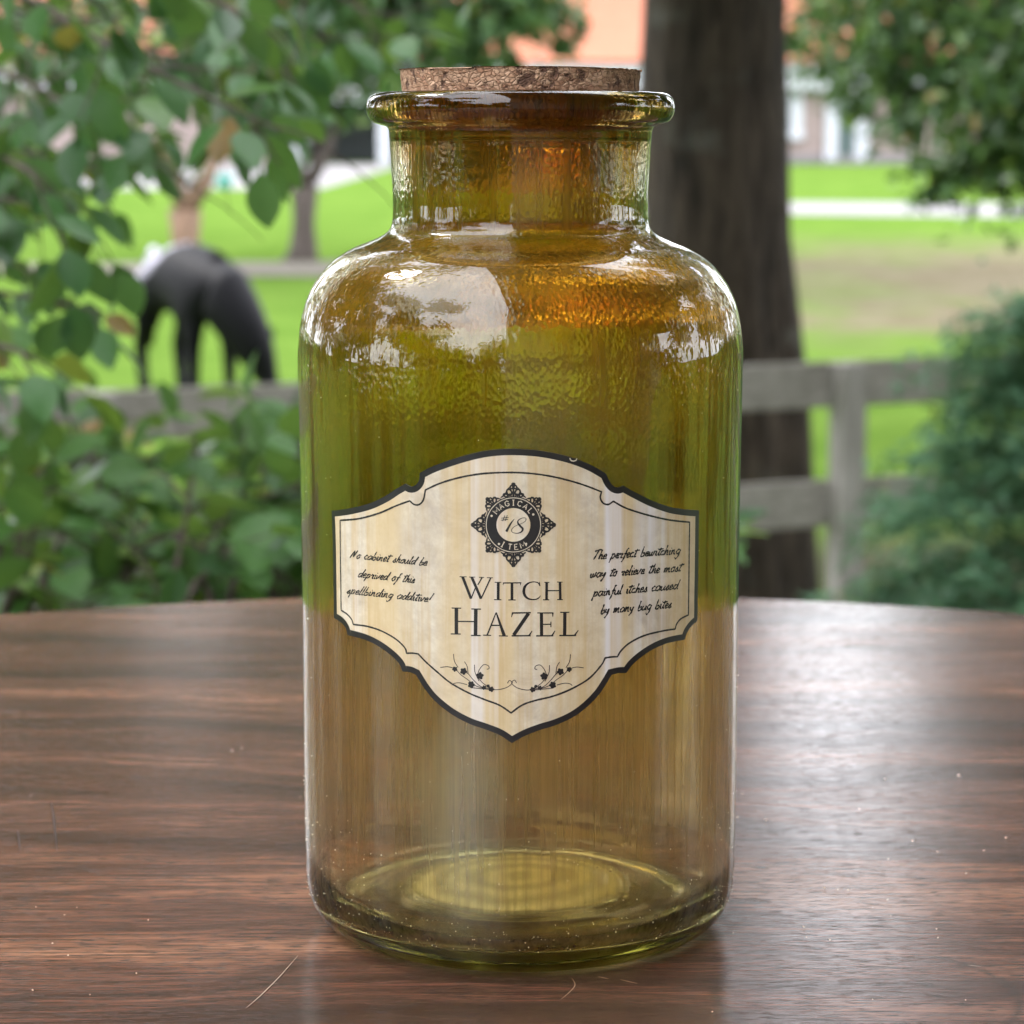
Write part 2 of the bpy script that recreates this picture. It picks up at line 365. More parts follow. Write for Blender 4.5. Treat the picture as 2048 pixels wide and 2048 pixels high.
# beads and runs of lacquer: worm-like droplets high up, vertical brush strokes lower down
dr = t.n('TexVoronoi', feature='SMOOTH_F1'); dr.inputs['Scale'].default_value = 1; t.l(t.coord((1350, 1350, 850)), dr.inputs['Vector'])
dr.inputs['Smoothness'].default_value = .6
drop = t.math('MULTIPLY', dr.outputs['Distance'], t.ramp(t.math('ADD', zn, t.math('MULTIPLY', bl2, .35)), [(.70, 0), (.86, 1)]))
hs = t.math('ADD', t.math('MULTIPLY', st2, .16), t.math('MULTIPLY', st1, .35)); hs = t.math('ADD', hs, t.math('MULTIPLY', drop, .38))
nb = t.bump(hs, .0005, .22)
gl = t.bsdf(colr, t.ramp(st2, [(.35, .012), (.8, .07)]), nb, Transmission_Weight=1, IOR=1.5)
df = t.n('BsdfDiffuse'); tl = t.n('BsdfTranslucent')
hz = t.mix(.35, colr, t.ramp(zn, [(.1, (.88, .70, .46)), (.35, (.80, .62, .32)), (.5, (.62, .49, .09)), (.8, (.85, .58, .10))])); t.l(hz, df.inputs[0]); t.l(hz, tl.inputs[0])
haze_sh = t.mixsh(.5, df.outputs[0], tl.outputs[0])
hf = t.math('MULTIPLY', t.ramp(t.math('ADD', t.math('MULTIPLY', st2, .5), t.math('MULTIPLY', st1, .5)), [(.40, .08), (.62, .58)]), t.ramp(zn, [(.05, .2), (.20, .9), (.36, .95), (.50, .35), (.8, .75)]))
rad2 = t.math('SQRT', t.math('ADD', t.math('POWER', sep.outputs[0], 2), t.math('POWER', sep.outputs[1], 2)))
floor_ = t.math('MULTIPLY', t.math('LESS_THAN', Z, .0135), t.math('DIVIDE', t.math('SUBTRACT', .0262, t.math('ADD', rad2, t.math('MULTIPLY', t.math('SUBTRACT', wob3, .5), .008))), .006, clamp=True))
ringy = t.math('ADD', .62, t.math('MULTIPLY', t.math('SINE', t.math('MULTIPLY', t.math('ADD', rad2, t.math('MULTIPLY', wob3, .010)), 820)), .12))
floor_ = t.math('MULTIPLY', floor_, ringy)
pale_glow = t.n('BsdfDiffuse'); pale_glow.inputs[0].default_value = (.98, .95, .66, 1); pt_ = t.n('BsdfTranslucent'); pt_.inputs[0].default_value = (.92, .84, .42, 1)  # pale pooled lacquer, brightened for the light gathering in the base
wall_glow = t.math('MAXIMUM', t.math('MULTIPLY', blob3((.010, .041, .044), (.013, .02, .014), .8), .42), t.math('MULTIPLY', blob3((-.014, -.040, .034), (.010, .02, .022), .9), .16))  # pale light patch low on the back wall painted in, fainter in front
inner_sh = t.mixsh(t.math('MAXIMUM', t.math('MULTIPLY', floor_, 1.15, clamp=True), wall_glow), t.mixsh(hf, gl, haze_sh), t.mixsh(.12, pale_glow.outputs[0], pt_.outputs[0]))
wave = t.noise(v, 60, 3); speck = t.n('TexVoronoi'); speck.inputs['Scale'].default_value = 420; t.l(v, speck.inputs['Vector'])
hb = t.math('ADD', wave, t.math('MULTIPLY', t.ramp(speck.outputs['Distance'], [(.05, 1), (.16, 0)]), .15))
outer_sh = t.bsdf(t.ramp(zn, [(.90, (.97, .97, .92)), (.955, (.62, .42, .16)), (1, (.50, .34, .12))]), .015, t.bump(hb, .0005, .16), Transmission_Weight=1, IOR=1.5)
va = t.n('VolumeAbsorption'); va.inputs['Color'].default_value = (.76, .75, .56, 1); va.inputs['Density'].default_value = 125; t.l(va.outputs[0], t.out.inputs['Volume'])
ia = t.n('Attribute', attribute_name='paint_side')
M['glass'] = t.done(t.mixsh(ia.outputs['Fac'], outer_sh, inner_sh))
bottle = empty('glass_bottle', (0, 0, .0003), label='tall amber and green stained glass apothecary bottle with an old paper label', cat='bottle')
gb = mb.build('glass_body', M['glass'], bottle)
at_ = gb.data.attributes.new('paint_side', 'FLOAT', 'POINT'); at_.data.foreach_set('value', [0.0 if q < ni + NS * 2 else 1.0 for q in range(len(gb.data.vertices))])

# cork
t = NT('cork'); v = t.coord()
vo = t.n('TexVoronoi'); vo.inputs['Scale'].default_value = 900; t.l(t.coord((1, 1, 1.3)), vo.inputs['Vector'])
vw = t.noise(v, 400, 4, .6); v3 = t.noise(v, 1300, 3)
vd = t.n('TexVoronoi', feature='DISTANCE_TO_EDGE'); vd.inputs['Scale'].default_value = 900; t.l(t.coord((1, 1, 1.3)), vd.inputs['Vector'])
hue = t.n('SeparateColor'); t.l(vo.outputs['Color'], hue.inputs[0])
cc_ = t.ramp(hue.outputs[0], [(0, (.40, .21, .125)), (.5, (.56, .33, .21)), (1, (.68, .43, .29))])
cc_ = t.mix(t.ramp(vw, [(.54, 0), (.62, .9)]), cc_, (.10, .045, .03))
cc_ = t.mix(t.ramp(vd.outputs['Distance'], [(.0, .35), (.06, 0)]), cc_, (.22, .11, .065))
hc = t.math('SUBTRACT', t.math('ADD', t.ramp(vd.outputs['Distance'], [(0, 0), (.15, 1)]), v3), t.ramp(vw, [(.54, 0), (.66, 1.0)]))
M['cork'] = t.done(t.bsdf(cc_, .85, t.bump(hc, .0006, .8)))
mb = MB(); N = 200; rows = []
zt, zb = .1748, .1625
prof = [(.0, zb), (.0200, zb), (.0222, zb + .0002), (.0227, zb + .0008), (.0230, .1655), (.0236, .1700), (.0238, .172), (.0240, .1738), (.02395, zt - .0001), (.0236, zt), (.015, zt + .0001), (0, zt)]
prof = [p for p in catmull(prof, 4)]
mb.lathe([(max(0, a), b) for a, b in prof], N)
for j, (x, y, z) in enumerate(mb.v):
    r = math.hypot(x, y)
    if r > .018:
        k = .00012 * noise.noise(Vector((x, y, z)) * 700) + .00008 * noise.noise(Vector((x, y, z)) * 1600)
        if z > .169:
            crumble = max(0, x / .024 - .45) * 1.6
            k -= crumble * .0006 * max(0, noise.noise(Vector((x, y, z)) * 500) + .15)
            zz = z
            if z > zt - .0008: z -= max(0, x / .024 - .45) * .0011 * max(0, noise.noise(Vector((x * 900, y * 900, 3))) + .4)
            ang = math.atan2(y, x)
            if z > zt - .0007 and -2.4 < ang < -1.95: z -= .0003
        q = (r + k) / r; x *= q; y *= q
    mb.v[j] = (x, y, z)
cork = mb.build('cork_stopper', M['cork'])
tag(cork, 'crumbly brown cork stopper pushed into the neck of the bottle', 'cork')

# ------------------------------------------------------------ label on the bottle
def to_label(px, py):
    """pixel -> (arc length, height) on the cylinder of the bottle wall"""
    d = ray(px, py); o = CAM; rr_ = RB + .0001
    a = d.x ** 2 + d.y ** 2; b = o.x * d.x + o.y * d.y; c = o.x ** 2 + o.y ** 2 - rr_ ** 2
    disc = max(b * b - a * c, 0); tt = (-b - math.sqrt(disc)) / a; p = o + d * tt
    return (rr_ * math.atan2(p.x, -p.y), p.z - .0003)
def wrap(s, z, off):
    r = RB + .00018 + off; a = s / (RB + .0001)
    return (r * math.sin(a), -r * math.cos(a), z)
c6 = lambda u, v: to_label(640 + u / 2.477, 860 + v / 2.477)
cW = lambda u, v: to_label(890 + u / 6.662, 1130 + v / 6.662)
cE = lambda u, v: to_label(900 + u / 7.431, 940 + v / 7.431)
cI = lambda u, v: to_label(850 + u / 5.52, 1280 + v / 5.52)
def seg_path(corners, fn, sub=6):
    """closed outline: list of smooth runs meeting at corners"""
    out = []
    for run in corners:
        q = catmull(run, sub); out += [fn(*p) for p in q[:-1]]
    return out
border_runs = [
    [(497, 212), (560, 180), (650, 147), (740, 120), (830, 101), (930, 93), (1030, 96), (1100, 103), (1180, 118), (1260, 140), (1340, 172), (1415, 215)],
    [(1415, 215), (1430, 250), (1450, 275), (1475, 284), (1500, 275)],
    [(1500, 275), (1560, 308), (1640, 348), (1730, 380), (1800, 392), (1873, 398)],
    [(1873, 398), (1871, 600), (1868, 800), (1866, 945)],
    [(1866, 945), (1838, 970), (1815, 1003), (1803, 1038)],
    [(1803, 1038), (1720, 1055), (1650, 1084), (1590, 1123), (1545, 1163), (1515, 1203)],
    [(1515, 1203), (1478, 1204), (1442, 1212)],
    [(1442, 1212), (1420, 1250), (1380, 1310), (1320, 1372), (1250, 1423), (1170, 1460), (1090, 1485), (1020, 1512), (950, 1550)],
    [(950, 1550), (890, 1510), (820, 1482), (740, 1454), (650, 1405), (570, 1340), (520, 1280), (478, 1212)],
    [(478, 1212), (450, 1200), (410, 1195)],
    [(410, 1195), (397, 1160), (360, 1120), (300, 1075), (230, 1040), (140, 1015)],
    [(140, 1015), (133, 985), (112, 955), (73, 930)],
    [(73, 930), (70, 700), (66, 500), (62, 400)],
    [(62, 400), (150, 388), (250, 363), (330, 325), (380, 292), (425, 266)],
    [(425, 266), (450, 279), (475, 273), (492, 250), (497, 212)]]
line_runs = [
    [(525, 296), (600, 262), (700, 233), (800, 216), (900, 210), (1000, 211), (1100, 221), (1200, 241), (1300, 270), (1392, 305)],
    [(1392, 305), (1386, 335), (1400, 361), (1425, 368), (1450, 352)],
    [(1450, 352), (1510, 385), (1600, 415), (1700, 440), (1765, 450), (1826, 456)],
    [(1826, 456), (1824, 600), (1822, 760), (1820, 915)],
    [(1820, 915), (1782, 935), (1762, 960), (1755, 985)],
    [(1755, 985), (1690, 995), (1600, 1018), (1530, 1054), (1490, 1090), (1470, 1122)],
    [(1470, 1122), (1440, 1123), (1410, 1128)],
    [(1410, 1128), (1390, 1165), (1330, 1230), (1240, 1283), (1150, 1318), (1060, 1340), (1000, 1362), (947, 1400)],
    [(947, 1400), (890, 1362), (820, 1335), (740, 1302), (650, 1252), (590, 1203), (530, 1150), (490, 1108)],
    [(490, 1108), (460, 1104), (432, 1105)],
    [(432, 1105), (424, 1078), (380, 1035), (310, 995), (240, 972), (170, 962)],
    [(170, 962), (162, 938), (140, 912), (110, 892)],
    [(110, 892), (108, 740), (106, 590), (105, 447)],
    [(105, 447), (200, 438), (300, 410), (380, 375), (448, 350)],
    [(448, 350), (470, 368), (495, 368), (515, 345), (525, 296)]]
def offset_poly(P, d):
    P = [np.array(p) for p in P]; n = len(P); out = []
    area = sum(P[i][0] * P[(i + 1) % n][1] - P[(i + 1) % n][0] * P[i][1] for i in range(n)); sg = 1 if area > 0 else -1
    for i in range(n):
        a = P[i] - P[i - 1]; b = P[(i + 1) % n] - P[i]
        a /= max(np.linalg.norm(a), 1e-9); b /= max(np.linalg.norm(b), 1e-9)
        na = np.array([-a[1], a[0]]) * sg; nb_ = np.array([-b[1], b[0]]) * sg; m = na + nb_; L = np.linalg.norm(m)
        m /= max(L, 1e-6); k = 1 / max(.5, float(np.dot(m, na))); out.append(tuple(P[i] + m * d * k))
    return out
def resample(P, step=.0006, closed=True):
    out = []; n = len(P)
    for i in range(n if closed else n - 1):
        a = np.array(P[i]); b = np.array(P[(i + 1) % n]); L = np.linalg.norm(b - a)
        if L < 1e-9: continue
        k = max(1, int(math.ceil(L / step)))
        for j in range(k): out.append(tuple(a + (b - a) * j / k))
    if not closed: out.append(tuple(P[-1]))
    return out
from mathutils.geometry import delaunay_2d_cdt
def inside(P, x, y):
    c = False; n = len(P); j = n - 1
    for i in range(n):
        if (P[i][1] > y) != (P[j][1] > y) and x < (P[j][0] - P[i][0]) * (y - P[i][1]) / (P[j][1] - P[i][1]) + P[i][0]: c = not c
        j = i
    return c
def fill(P, off, name, mat, parent, step=.0016, skirt=None):
    """paper cut to an outline: even triangles, wrapped round the bottle wall"""
    Q = [Vector((a * 1000, b * 1000)) for a, b in P]; n = len(Q); st = step * 1000
    x0, x1 = min(q.x for q in Q), max(q.x for q in Q); y0, y1 = min(q.y for q in Q), max(q.y for q in Q); T_ = [tuple(q) for q in Q]; ex = []
    if x1 - x0 > 3 * st:
        A = np.array(T_)
        for x in np.arange(x0 + st / 2, x1, st):
            for y in np.arange(y0 + st / 2, y1, st):
                if inside(T_, x, y) and np.min(np.hypot(A[:, 0] - x, A[:, 1] - y)) > st * .45: ex.append(Vector((x, y)))
    res = delaunay_2d_cdt(Q + ex, [], [list(range(n))], 1, 1e-4)
    V = [(v_.x / 1000, v_.y / 1000) for v_ in res[0]]; F = [tuple(f) for f in res[2]]
    m = MB(); m.v = [wrap(a, b, off) for a, b in V]; m.f = F; m.m = [0] * len(F)
    if skirt is not None:
        b0 = len(m.v); m.v += [wrap(a, b, off) for a, b in P] + [wrap(a, b, skirt) for a, b in P]
        for i in range(n): m.f.append((b0 + i, b0 + (i + 1) % n, b0 + n + (i + 1) % n, b0 + n + i)); m.m.append(0)
    return m.build(name, mat, parent)
t = NT('parchment'); v = t.coord()
s1 = t.noise(t.coord((420, 420, 14)), 1, 5, .6); s2 = t.noise(t.coord((130, 130, 5), loc=(1, 2, 0)), 1, 3, .5); s3 = t.noise(v, 260, 6, .7); s4 = t.noise(v, 70, 5, .7, 1.2)
pc = t.ramp(s3, [(.3, (.60, .51, .38)), (.7, (.80, .73, .60))])
pc = t.mix(t.ramp(s4, [(.48, 0), (.70, .6)]), pc, (.46, .38, .32))
pc = t.mix(t.ramp(s2, [(.44, 0), (.60, .62)]), pc, (.70, .52, .25))
pc = t.mix(t.ramp(s1, [(.48, 0), (.66, .6)]), pc, (.58, .40, .17))
pc = t.mix(t.ramp(t.noise(t.coord((210, 210, 4), loc=(7, 3, 1)), 1, 4, .5), [(.56, 0), (.70, .8)]), pc, (.84, .82, .86))
M['paper'] = t.done(t.bsdf(pc, .38, t.bump(s1, .0001, .5), Specular_IOR_Level=.45, Coat_Weight=.25, Coat_Roughness=.25))
t = NT('black_ink'); n = t.noise(t.coord(), 300, 4); M['ink'] = t.done(t.bsdf(t.ramp(n, [(.3, (.008, .008, .010)), (.7, (.022, .021, .022))]), .35, Coat_Weight=.2, Coat_Roughness=.3))
t = NT('pale_ink'); M['pale'] = t.done(t.bsdf((.66, .58, .45), .5))
t = NT('brown_ink'); M['bink'] = t.done(t.bsdf((.05, .035, .04), .5))
B = resample(seg_path(border_runs, c6), .0009)
label = fill(B, .00012, 'paper_label', M['ink'], bottle, skirt=-.00020)
B2 = offset_poly(B, .00118)
fill(resample(B2, .0009), .00016, 'parchment', M['paper'], label)
def ribbons(items, name, mat, off, parent, seed=0):
    """items: lists of ((s, z), half width) ; each stroke a few microns above the last"""
    m = MB(); k = 0
    for it in items:
        P = [np.array(p) for p, _ in it]; W_ = [q for _, q in it]; n = len(P); k += 1; base = len(m.v)
        oo = off + (k % 12) * .000002
        for i in range(n):
            d = P[min(i + 1, n - 1)] - P[max(i - 1, 0)]; L = np.linalg.norm(d); d = d / L if L > 0 else np.array([1, 0])
            q = np.array([-d[1], d[0]]) * W_[i]
            m.v += [wrap(*(P[i] + q), oo), wrap(*(P[i] - q), oo)]
        for i in range(n - 1): m.f.append((base + 2 * i, base + 2 * i + 1, base + 2 * i + 3, base + 2 * i + 2)); m.m.append(0)
    return m.build(name, mat, parent, smooth=False)
PXM = .0001005                                   # one pixel of the photograph on the label, in metres
def stroke(fn, pts, wd, scale, sub=0, jit=0):
    """pts in crop pixels, wd full width (number or list) in crop pixels"""
    if sub: 
        n = len(pts); q = catmull(pts, sub)
        if hasattr(wd, '__len__'): wd = list(np.interp(np.linspace(0, n - 1, len(q)), range(n), wd))
        pts = q
    W_ = wd if hasattr(wd, '__len__') else [wd] * len(pts)
    out = []
    for i in range(len(pts) - 1):
        a = np.array(pts[i], float); b = np.array(pts[i + 1], float); k = max(1, int(np.linalg.norm(b - a) / scale / 6))
        for j in range(k): out.append((tuple(a + (b - a) * j / k), W_[i] + (W_[i + 1] - W_[i]) * j / k))
    out.append((tuple(pts[-1]), W_[-1]))
    return [(fn(*p), q / scale * PXM / 2) for p, q in out]
random.seed(4)
L_ = [(p, .000165 * (1 + random.uniform(-.14, .14))) for p in resample(seg_path(line_runs, c6), .0004)]
ribbons([L_ + [L_[0], L_[1]]], 'printed_line', M['ink'], .00019, label)
# --- the words WITCH HAZEL, serif capitals drawn with thick and thin strokes
def ser(items): return [stroke(cW, p, w_, 6.662) for p, w_ in items]
T1 = [([(240, 155), (352, 446)], [36, 34]), ([(352, 446), (412, 292)], 15), ([(360, 158), (484, 446)], [36, 34]), ([(440, 262), (498, 165)], 14), ([(484, 446), (612, 168)], [14, 18]),
      ([(198, 153), (292, 154)], 10), ([(326, 157), (405, 158)], 10), ([(458, 160), (524, 161)], 9), ([(560, 165), (640, 167)], 10),
      ([(712, 225), (710, 458)], 34), ([(664, 227), (752, 227)], 10), ([(656, 458), (752, 460)], 12),
      ([(893, 232), (893, 458)], 34), ([(774, 236), (1017, 234)], 15), ([(781, 230), (775, 266)], [14, 4]), ([(1010, 230), (1004, 270)], [14, 4]), ([(845, 462), (940, 462)], 12),
      ([(1352, 225), (1350, 458)], 32), ([(1528, 222), (1532, 458)], 32), ([(1350, 338), (1530, 338)], 14), ([(1322, 227), (1388, 229)], 10), ([(1490, 223), (1562, 225)], 10), ([(1303, 460), (1385, 460)], 12), ([(1492, 457), (1566, 459)], 12)]
T1s = [stroke(cW, [(1262, 268), (1240, 236), (1195, 222), (1150, 225), (1100, 246), (1062, 290), (1050, 345), (1062, 400), (1100, 440), (1150, 456), (1200, 455), (1240, 440), (1272, 405)],
              [14, 14, 11, 13, 22, 32, 35, 32, 24, 15, 14, 15, 6], 6.662, 4), stroke(cW, [(1256, 222), (1262, 278)], [8, 14], 6.662)]
ribbons(ser(T1) + T1s, 'lettering', M['ink'], .00020, label)
T2 = [([(157, 572), (157, 915)], 46), ([(415, 582), (410, 935)], 46), ([(157, 747), (415, 751)], 16), ([(95, 570), (220, 572)], 14), ([(355, 582), (482, 584)], 14), ([(83, 914), (214, 916)], 15), ([(350, 935), (478, 936)], 15),
      ([(684, 628), (566, 928)], [12, 20]), ([(684, 628), (790, 938)], [16, 44]), ([(618, 800), (745, 800)], 16), ([(512, 930), (617, 934)], 13), ([(720, 940), (838, 943)], 13),
      ([(893, 636), (1142, 632)], 18), ([(902, 630), (886, 692)], [20, 8]), ([(1112, 642), (915, 930)], 44), ([(888, 940), (1140, 938)], 18), ([(1118, 938), (1160, 874)], [22, 8]),
      ([(1283, 635), (1285, 937)], 40), ([(1228, 635), (1440, 635)], 14), ([(1434, 630), (1432, 686)], [18, 8]), ([(1283, 787), (1410, 785)], 14), ([(1408, 752), (1408, 824)], 12), ([(1214, 940), (1440, 938)], 18), ([(1424, 936), (1464, 870)], [22, 8]),
      ([(1593, 630), (1590, 932)], 42), ([(1532, 628), (1652, 627)], 14), ([(1520, 936), (1742, 934)], 18), ([(1722, 934), (1770, 866)], [22, 8])]
ribbons(ser(T2), 'lettering', M['ink'], .00020, label)
# --- hand writing: one stroke glyphs on a unit grid (x height 1, baseline 0)
G = {
 'a': (.95, [[(.75, .85), (.4, .98), (.08, .6), (.12, .15), (.4, .02), (.7, .4), (.82, .95), (.74, .3), (.95, .05)]]),
 'b': (.85, [[(.25, 2.0), (.18, 1.2), (.1, .1), (.45, 0), (.72, .35), (.6, .75), (.3, .6)]]),
 'c': (.7, [[(.6, .82), (.35, .98), (.08, .55), (.18, .08), (.7, .15)]]),
 'd': (.95, [[(.68, .85), (.35, .95), (.08, .5), (.2, .03), (.55, .2), (.75, 1.0), (.9, 2.0), (.78, .9), (.74, .15), (.95, .05)]]),
 'e': (.7, [[(.08, .45), (.5, .6), (.52, .92), (.25, .95), (.08, .45), (.22, .03), (.7, .2)]]),
 'f': (.65, [[(.75, 1.95), (.5, 1.9), (.38, 1.1), (.25, -.2), (.05, -.95)], [(.1, .85), (.7, .95)]]),
 'g': (.9, [[(.75, .85), (.4, .98), (.08, .55), (.3, .05), (.68, .4), (.78, .9), (.62, -.4), (.3, -.95), (.05, -.6)]]),
 'h': (.85, [[(.3, 2.0), (.2, 1.0), (.08, 0), (.25, .6), (.55, .95), (.62, .6), (.58, .1), (.85, .08)]]),
 'i': (.45, [[(.05, .7), (.2, .95), (.15, .1), (.42, .08)], [(.3, 1.35), (.36, 1.45)]]),
 'l': (.45, [[(.32, 2.0), (.22, 1.1), (.12, .08), (.42, .1)]]),
 'm': (1.3, [[(.05, .7), (.16, .95), (.08, 0), (.25, .65), (.48, .95), (.48, .05), (.68, .7), (.92, .95), (.95, .1), (1.25, .1)]]),
 'n': (.9, [[(.05, .7), (.16, .95), (.08, 0), (.25, .65), (.52, .95), (.58, .1), (.85, .1)]]),
 'o': (.8, [[(.4, .98), (.1, .6), (.15, .1), (.45, .02), (.65, .5), (.42, .98), (.78, .85)]]),
 'p': (.9, [[(.1, .8), (.25, .98), (.12, 0), (0, -.9)], [(.18, .6), (.5, .98), (.72, .6), (.5, .05), (.15, .1)]]),
 'r': (.7, [[(.05, .6), (.2, .95), (.25, .75), (.55, .85), (.35, .1), (.68, .1)]]),
 's': (.65, [[(.02, .1), (.4, .95), (.42, .55), (.48, .1), (.2, .0), (.08, .2)], [(.45, .1), (.65, .2)]]),
 't': (.55, [[(.4, 1.7), (.28, .9), (.15, .08), (.5, .12)], [(-.05, 1.3), (.85, 1.45)]]),
 'u': (.9, [[(.08, .95), (.06, .15), (.35, .05), (.6, .5), (.68, .95), (.62, .12), (.88, .1)]]),
 'v': (.75, [[(.05, .9), (.15, .05), (.5, .6), (.55, .98), (.75, .85)]]),
 'w': (1.15, [[(.05, .9), (.1, .05), (.4, .2), (.5, .85), (.55, .1), (.85, .3), (.9, .98), (1.1, .85)]]),
 'y': (.85, [[(.08, .95), (.1, .35), (.4, .3), (.66, .95), (.5, -.2), (.15, -.95)]]),
 'N': (1.25, [[(.05, 0), (.4, 1.8), (.62, .2), (.9, 1.9)]]),
 'T': (.95, [[(-.1, 1.7), (.4, 1.95), (1.2, 2.05)], [(.6, 1.95), (.4, 1.0), (.1, 0)]]),
 '!': (.5, [[(.45, 2.1), (.2, .5)], [(.12, .1), (.16, .0)]]), ' ': (.75, [])}
def handwrite(text, p0, p1, xh, wd, fn=c6):
    tot = sum(G[ch][0] for ch in text); L = math.hypot(p1[0] - p0[0], p1[1] - p0[1]); k = L / tot
    ux, uy = (p1[0] - p0[0]) / L, (p1[1] - p0[1]) / L; x = 0; out = []
    for ch in text:
        adv, strokes = G[ch]
        for st in strokes:
            q = catmull(st, 4); pts = []
            for (a, b) in q:
                a2 = (x + a) * k + b * xh * .38; b2 = b * xh * (1 + .05 * math.sin(x * 3))
                pts.append((p0[0] + ux * a2 + uy * b2, p0[1] + uy * a2 - ux * b2))
            n = len(pts); ww = [wd * (1 + .35 * math.sin(i * 1.3 + x)) for i in range(n)]
            out.append(stroke(fn, pts, ww, 2.477))
        x += adv
    return out
for text, a, b, xh, wd in [('No cabinet should be', (152, 632), (530, 671), 21, 5.2), ('deprived of this', (190, 727), (470, 757), 21, 5.2), ('spellbinding additive!', (136, 808), (548, 852), 21, 5.2),
                           ('The perfect bewitching', (1350, 641), (1778, 613), 23, 6.2), ('way to relieve the most', (1334, 731), (1782, 698), 23, 6.2), ('painful itches caused', (1348, 824), (1768, 786), 23, 6.2), ('by many bug bites', (1386, 910), (1735, 879), 23, 6.2)]:
    ribbons(handwrite(text, a, b, xh, wd), 'lettering', M['ink'], .00020, label)
# --- round emblem
EC = (943, 812)
def disc(fn, c, r, n=72, rx=1, scale=7.431):
    return [fn(c[0] + r * rx * math.cos(2 * PI * k / n), c[1] - r * math.sin(2 * PI * k / n)) for k in range(n)]
emb = fill(disc(cE, EC, 425), .00021, 'emblem', M['ink'], label)
fill(disc(cE, EC, 250), .00025, 'emblem_centre', M['paper'], label)
ci = [(EC[0] + 402 * math.cos(a), EC[1] - 402 * math.sin(a)) for a in np.linspace(0, 2 * PI, 100)]
ribbons([stroke(cE, ci, 11, 7.431)], 'emblem_ring', M['pale'], .00024, label)
orn = []
def loop(cx, cyy, rx, ry, rot, w_):
    p = []
    for k in range(25):
        a = 2 * PI * k / 24; x, y = rx * math.cos(a), ry * math.sin(a)
        p.append((cx + x * math.cos(rot) - y * math.sin(rot), cyy + x * math.sin(rot) + y * math.cos(rot)))
    orn.append(stroke(cE, p, w_, 7.431))
for q in range(8):
    a = q * PI / 4; ux, uy = math.cos(a), math.sin(a); vx, vy = -uy, ux
    big = q % 2 == 0
    P = lambda r_, t_: (EC[0] + ux * r_ + vx * t_, EC[1] + uy * r_ + vy * t_)
    if big:
        for sgn in (-1, 1):
            loop(*P(485, 62 * sgn), 46, 34, a + .5 * sgn, 24); loop(*P(440, 118 * sgn), 34, 20, a + 1.1 * sgn, 20); loop(*P(432, 50 * sgn), 30, 16, a, 16); loop(*P(560, 28 * sgn), 24, 20, a, 22)
            orn.append(stroke(cE, [P(400, 190 * sgn), P(420, 165 * sgn), P(455, 120 * sgn), P(520, 90 * sgn), P(560, 50 * sgn)], [6, 22, 20, 22, 16], 7.431, 4))
        loop(*P(595, 0), 22, 20, a, 26); orn.append(stroke(cE, [P(420, 0), P(620, 0)], [30, 16], 7.431))
    else:
        for sgn in (-1, 1):
            loop(*P(455, 62 * sgn), 44, 26, a + .8 * sgn, 24); loop(*P(505, 30 * sgn), 24, 20, a, 22)
            orn.append(stroke(cE, [P(400, 140 * sgn), P(440, 115 * sgn), P(500, 70 * sgn)], [8, 24, 18], 7.431, 4))
        loop(*P(540, 0), 20, 18, a, 22); orn.append(stroke(cE, [P(420, 0), P(550, 0)], [26, 14], 7.431))
ribbons(orn, 'emblem_scrollwork', M['ink'], .00021, label)
BL = {'M': [[(0, 0), (.05, 1), (.5, .3), (.95, 1), (1, 0)]], 'A': [[(0, 0), (.5, 1), (1, 0)], [(.2, .35), (.8, .35)]], 'G': [[(.95, .8), (.6, 1), (.1, .8), (.05, .25), (.5, 0), (.95, .15), (.95, .45), (.6, .45)]],
      'I': [[(.5, 0), (.5, 1)], [(.3, 1), (.7, 1)], [(.3, 0), (.7, 0)]], 'C': [[(.95, .8), (.6, 1), (.1, .8), (.05, .25), (.5, 0), (.95, .15)]], 'L': [[(.2, 1), (.2, 0), (.9, 0)]], 'T': [[(.5, 0), (.5, 1)], [(0, 1), (1, 1)]], 'E': [[(.9, 0), (.15, 0), (.15, 1), (.9, 1)], [(.15, .5), (.7, .5)]]}
rl = []
for word, angs, up in (('MAGICAL', np.linspace(140, 40, 7), 1), ('ITEM', [242, 261, 277, 295], -1)):
    for ch, ad in zip(word, angs):
        a = R(ad); hgt, wid = 78, 62 if ch != 'M' else 76
        for st in BL[ch]:
            pts = []
            for (x, y) in st:
                rr_ = 330 + up * (y - .5) * hgt; aa = a - up * (x - .5) * wid / 330
                pts.append((EC[0] + rr_ * math.cos(aa), EC[1] - rr_ * math.sin(aa)))
            rl.append(stroke(cE, pts, 13, 7.431))
ribbons(rl, 'lettering', M['pale'], .00024, label)
for c_ in ((622, 678), (1236, 657), (730, 1095), (1130, 1095)): fill(disc(cE, c_, 17, 14), .00026, 'dot', M['pale'], label)
num = [stroke(cE, [(765, 712), (872, 700)], 9, 7.431), stroke(cE, [(758, 742), (866, 730)], 9, 7.431), stroke(cE, [(815, 672), (785, 756)], 9, 7.431), stroke(cE, [(852, 668), (822, 752)], 9, 7.431),
       stroke(cE, [(958, 722), (905, 790), (838, 912)], [6, 22, 34], 7.431, 4),
       stroke(cE, [(1128, 735), (1125, 712), (1080, 708), (1018, 740), (1010, 785), (1045, 830), (1080, 870), (1060, 915), (1000, 935), (935, 925), (915, 890), (945, 845), (1000, 815), (1075, 785), (1120, 755), (1128, 735)],
              [12, 8, 8, 12, 22, 30, 28, 20, 10, 8, 9, 8, 7, 6, 7, 10], 7.431, 4)]
ribbons(num, 'lettering', M['ink'], .00028, label)
